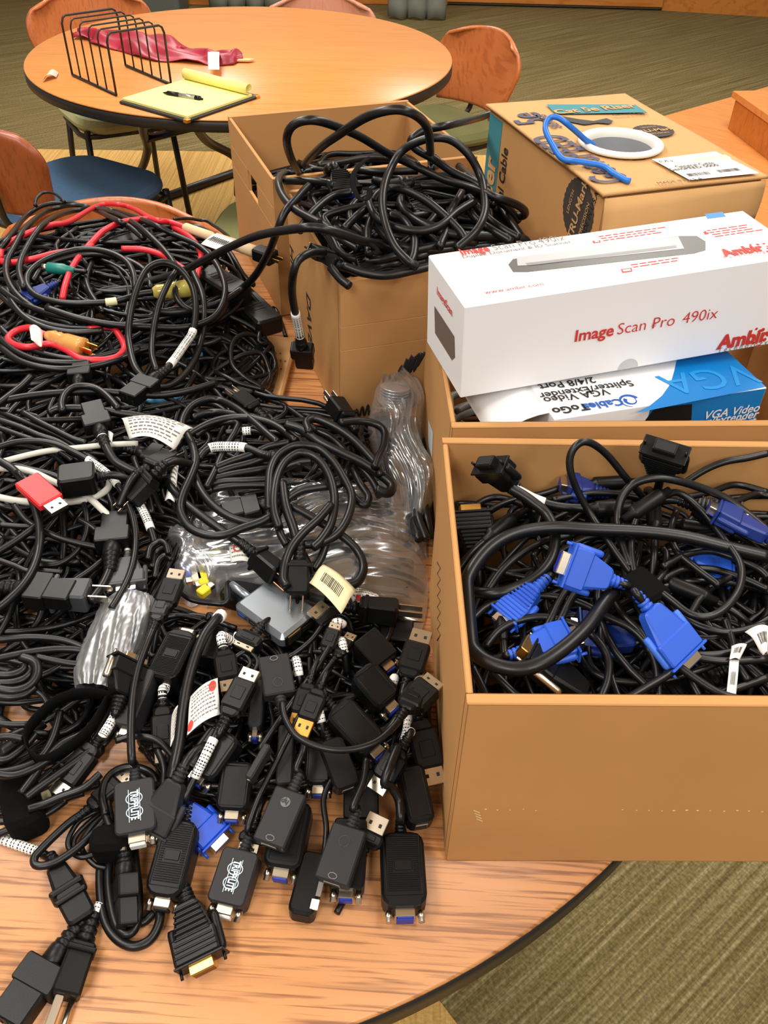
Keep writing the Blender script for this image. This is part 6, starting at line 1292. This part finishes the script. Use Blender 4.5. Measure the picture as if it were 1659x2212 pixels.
pa('plug with a pale end under the round-logo adapter left edge', (548,1795), (540,1825), .020, .018, dict(L=.01,W=.02,T=.009), None, .0026)
pa('plug with a mirror-like tip jutting out right of the boxy adapter', (790,1830), (806,1795), .022, .026, dict(L=.012,W=.022,T=.010,tl=.014), None, .0026)
plugged('black video plug with many gold pins and a silver screw lying on the strap', c_vga, (262,1505), (288,1430), .058, .064, dict(m=BPL,ribs=False,L=.030,W=.038,T=.018,ins=mat('orange gold pins',(226,150,50),.4),scr=MET,tip=MET), [(240,1550),(250,1525)], HA2, .0036, roll=.8)
plugged('black video plug standing on its edge left of the ridged adapter', c_vga, (382,1688), (345,1765), .050, .034, dict(m=GPL,ribs=False,L=.040,W=.030,T=.014), None, HA2, .0036)
ck = lambda lab, pts, **k: cord(lab, pts, K0, HA2, **{**dict(off=.006, r=.0026), **k})
ck('thick black cord bent over from a white-ringed socket down through the adapters', [(478,1328,8),(462,1345,16),(440,1375,18),(420,1425,16),(405,1480,12),(395,1540,8),(388,1600,4),(378,1650),(370,1680,-6)], r=.0048, sl=[(.0,.06,WHT,False)])
ck('thin cord slanting across the middle of the adapter pile', [(735,1360,10),(710,1400,12),(680,1450,12),(650,1490,10),(600,1560,6),(560,1620)])
ck('thin cord from the grey hub end down into the pile', [(700,1345),(675,1380),(640,1410),(600,1432)])
ck('thin cord curving under the flat turned adapter', [(570,1380),(540,1400),(505,1425),(510,1450)])
ck('coiled thin cord under the end-on display plug, outer turn', [(505,1405,-4),(540,1410),(556,1430),(545,1455),(515,1465)], r=.002)
ck('coiled thin cord under the end-on display plug, inner turn', [(508,1415,-4),(532,1418),(540,1435),(525,1452)], r=.002)
ck('cord sinking between the tubular adapter and the turned adapter', [(580,1520,-10),(590,1560,-10),(580,1600,-12)])
ck('cord lying left of the tubular adapter', [(430,1500,-8),(470,1480,-8),(510,1490,-10)])
ck('cord passing under the lettered adapter cord', [(250,1600,-10),(290,1590,-8),(340,1600,-8),(380,1640,-14)], r=.003)
ck('cord passing right of the lettered adapter towards the ridged one', [(340,1620,-12),(355,1660,-12),(352,1700,-18)], r=.003)
ck('cord behind the unmarked flat adapter', [(735,1655,-14),(700,1720,-16),(705,1790,-16),(700,1850,-22)], r=.0024)
ck('cord arcing on the carton side of the outlined adapters', [(845,1480,-6),(862,1520,-10),(850,1560,-10),(820,1580,-12)], r=.003)
for i,(a_,b_) in enumerate((((640,1428),(646,1460)),((738,1385),(744,1410)),((725,1345),(742,1350)),((852,1465),(848,1480)),((686,1530),(694,1560)))):
    p,q = at(*a_,.060), at(*b_,.056); d = q-p
    cord(('sleeved cord bit right of the turned adapter','sleeved cord bit behind the bronze-tipped plug','sleeved cord bit below the bagged plug','sleeved cord bit between the plugs on the carton side','sleeved cord bit left of the nearest long adapter')[i], None, None, None, r=.0034, P=[p-d-Vector((0,0,.015)),p,q,q+d-Vector((0,0,.012))], sl=[(.3,.68)])
flag('white warning sheet with a red ring and red spot among the adapters', [(412,1505),(470,1465),(475,1540),(404,1585)], K0, lambda x,y: .035, .028, 0, lines=8, wave=.004, name='warning_tag', cat='tag', red=[(.82,.22,.13),(.08,.85,.10)])
flag('narrow white printed sheet edge left of the thick bent cord', [(372,1545),(388,1520),(386,1580),(368,1612)], K0, lambda x,y: .030, .022, 0, lines=8, wave=.002, name='warning_tag', cat='tag')
# ------------------------------------------------------------------ grey usb hub
z = .050; a, b = at(503,1302,z), at(603,1376,z); ux = (b-a).normalized(); uy = Vector((-ux.y,ux.x,0)); L = (b-a).length+.004; W = .050; T = .018
HUBM = mat('grey anodised metal', (142,150,158), .34, .75); o = a+ux*L/2+uy*W/2; fr = Fr(o-Vector((0,0,T/2)), ux); t = empty('usb_hub', tuple(o-Vector((0,0,T))), 'grey metal hub with port openings lying in front of the clear bag', 'hub')
mb = MB(); mb.slab(fr, L, W, T, .006, .0045, 1, 4); hb = mk('body', mb, HUBM, t)
mb = MB(); mb.slab(fr.sh(L/2-.0005), .002, W*.86, T*.72, .001, .0005); ep = mk('end_panel', mb, mat('black glossy panel',(16,15,15),.25), hb)
mb = MB(); mb.slab(fr.sh(L/2+.0006,-W*.20,0), .001, .016, .0115, .0005, .0002); mk('network_port', mb, GOLD, ep); mb = MB(); mb.slab(fr.sh(L/2+.0012,-W*.20,.0006), .001, .0125, .0088, .0005, .0002); mk('port_opening', mb, DARK, ep)
mb = MB(); mb.slab(fr.sh(L/2+.0006,W*.17,0), .001, .016, .0055, .0005, .0002); mk('video_port', mb, DARK, ep)
for k,(x,mm) in enumerate(((-L*.33,BLUE),(-L*.08,DARK),(L*.17,DARK))):
    mb = MB(); mb.slab(Fr(fr.p(x,-W/2-.0002,0),-fr.y,fr.x), .0008, .013, .006, .001, .0002); s_ = mk('usb_port', mb, DARK if mm is DARK else mat('port frame',(60,64,70),.4), hb)
    mb = MB(); mb.slab(Fr(fr.p(x,-W/2-.0008,0),-fr.y,fr.x), .0006, .009, .0025, .0005, .0002); mk('port_tongue', mb, mm if mm is BLUE else DGR, s_)
c0 = fr.p(-L/2,-W*.1,0); P = smooth([c0, c0-ux*.03, at(490,1300,.045), at(455,1302,.046), at(415,1295,.05), at(385,1275,.055)],7)
mb = MB(); mb.tube(P, .003, 10); co = mk('cord', mb, BLK, hb); mb = MB(); mb.lathe(Fr(c0, -ux), [(-.001,.0042),(.026,.0042),(.027,.0032)], 12); mk('cord_collar', mb, HUBM, co)
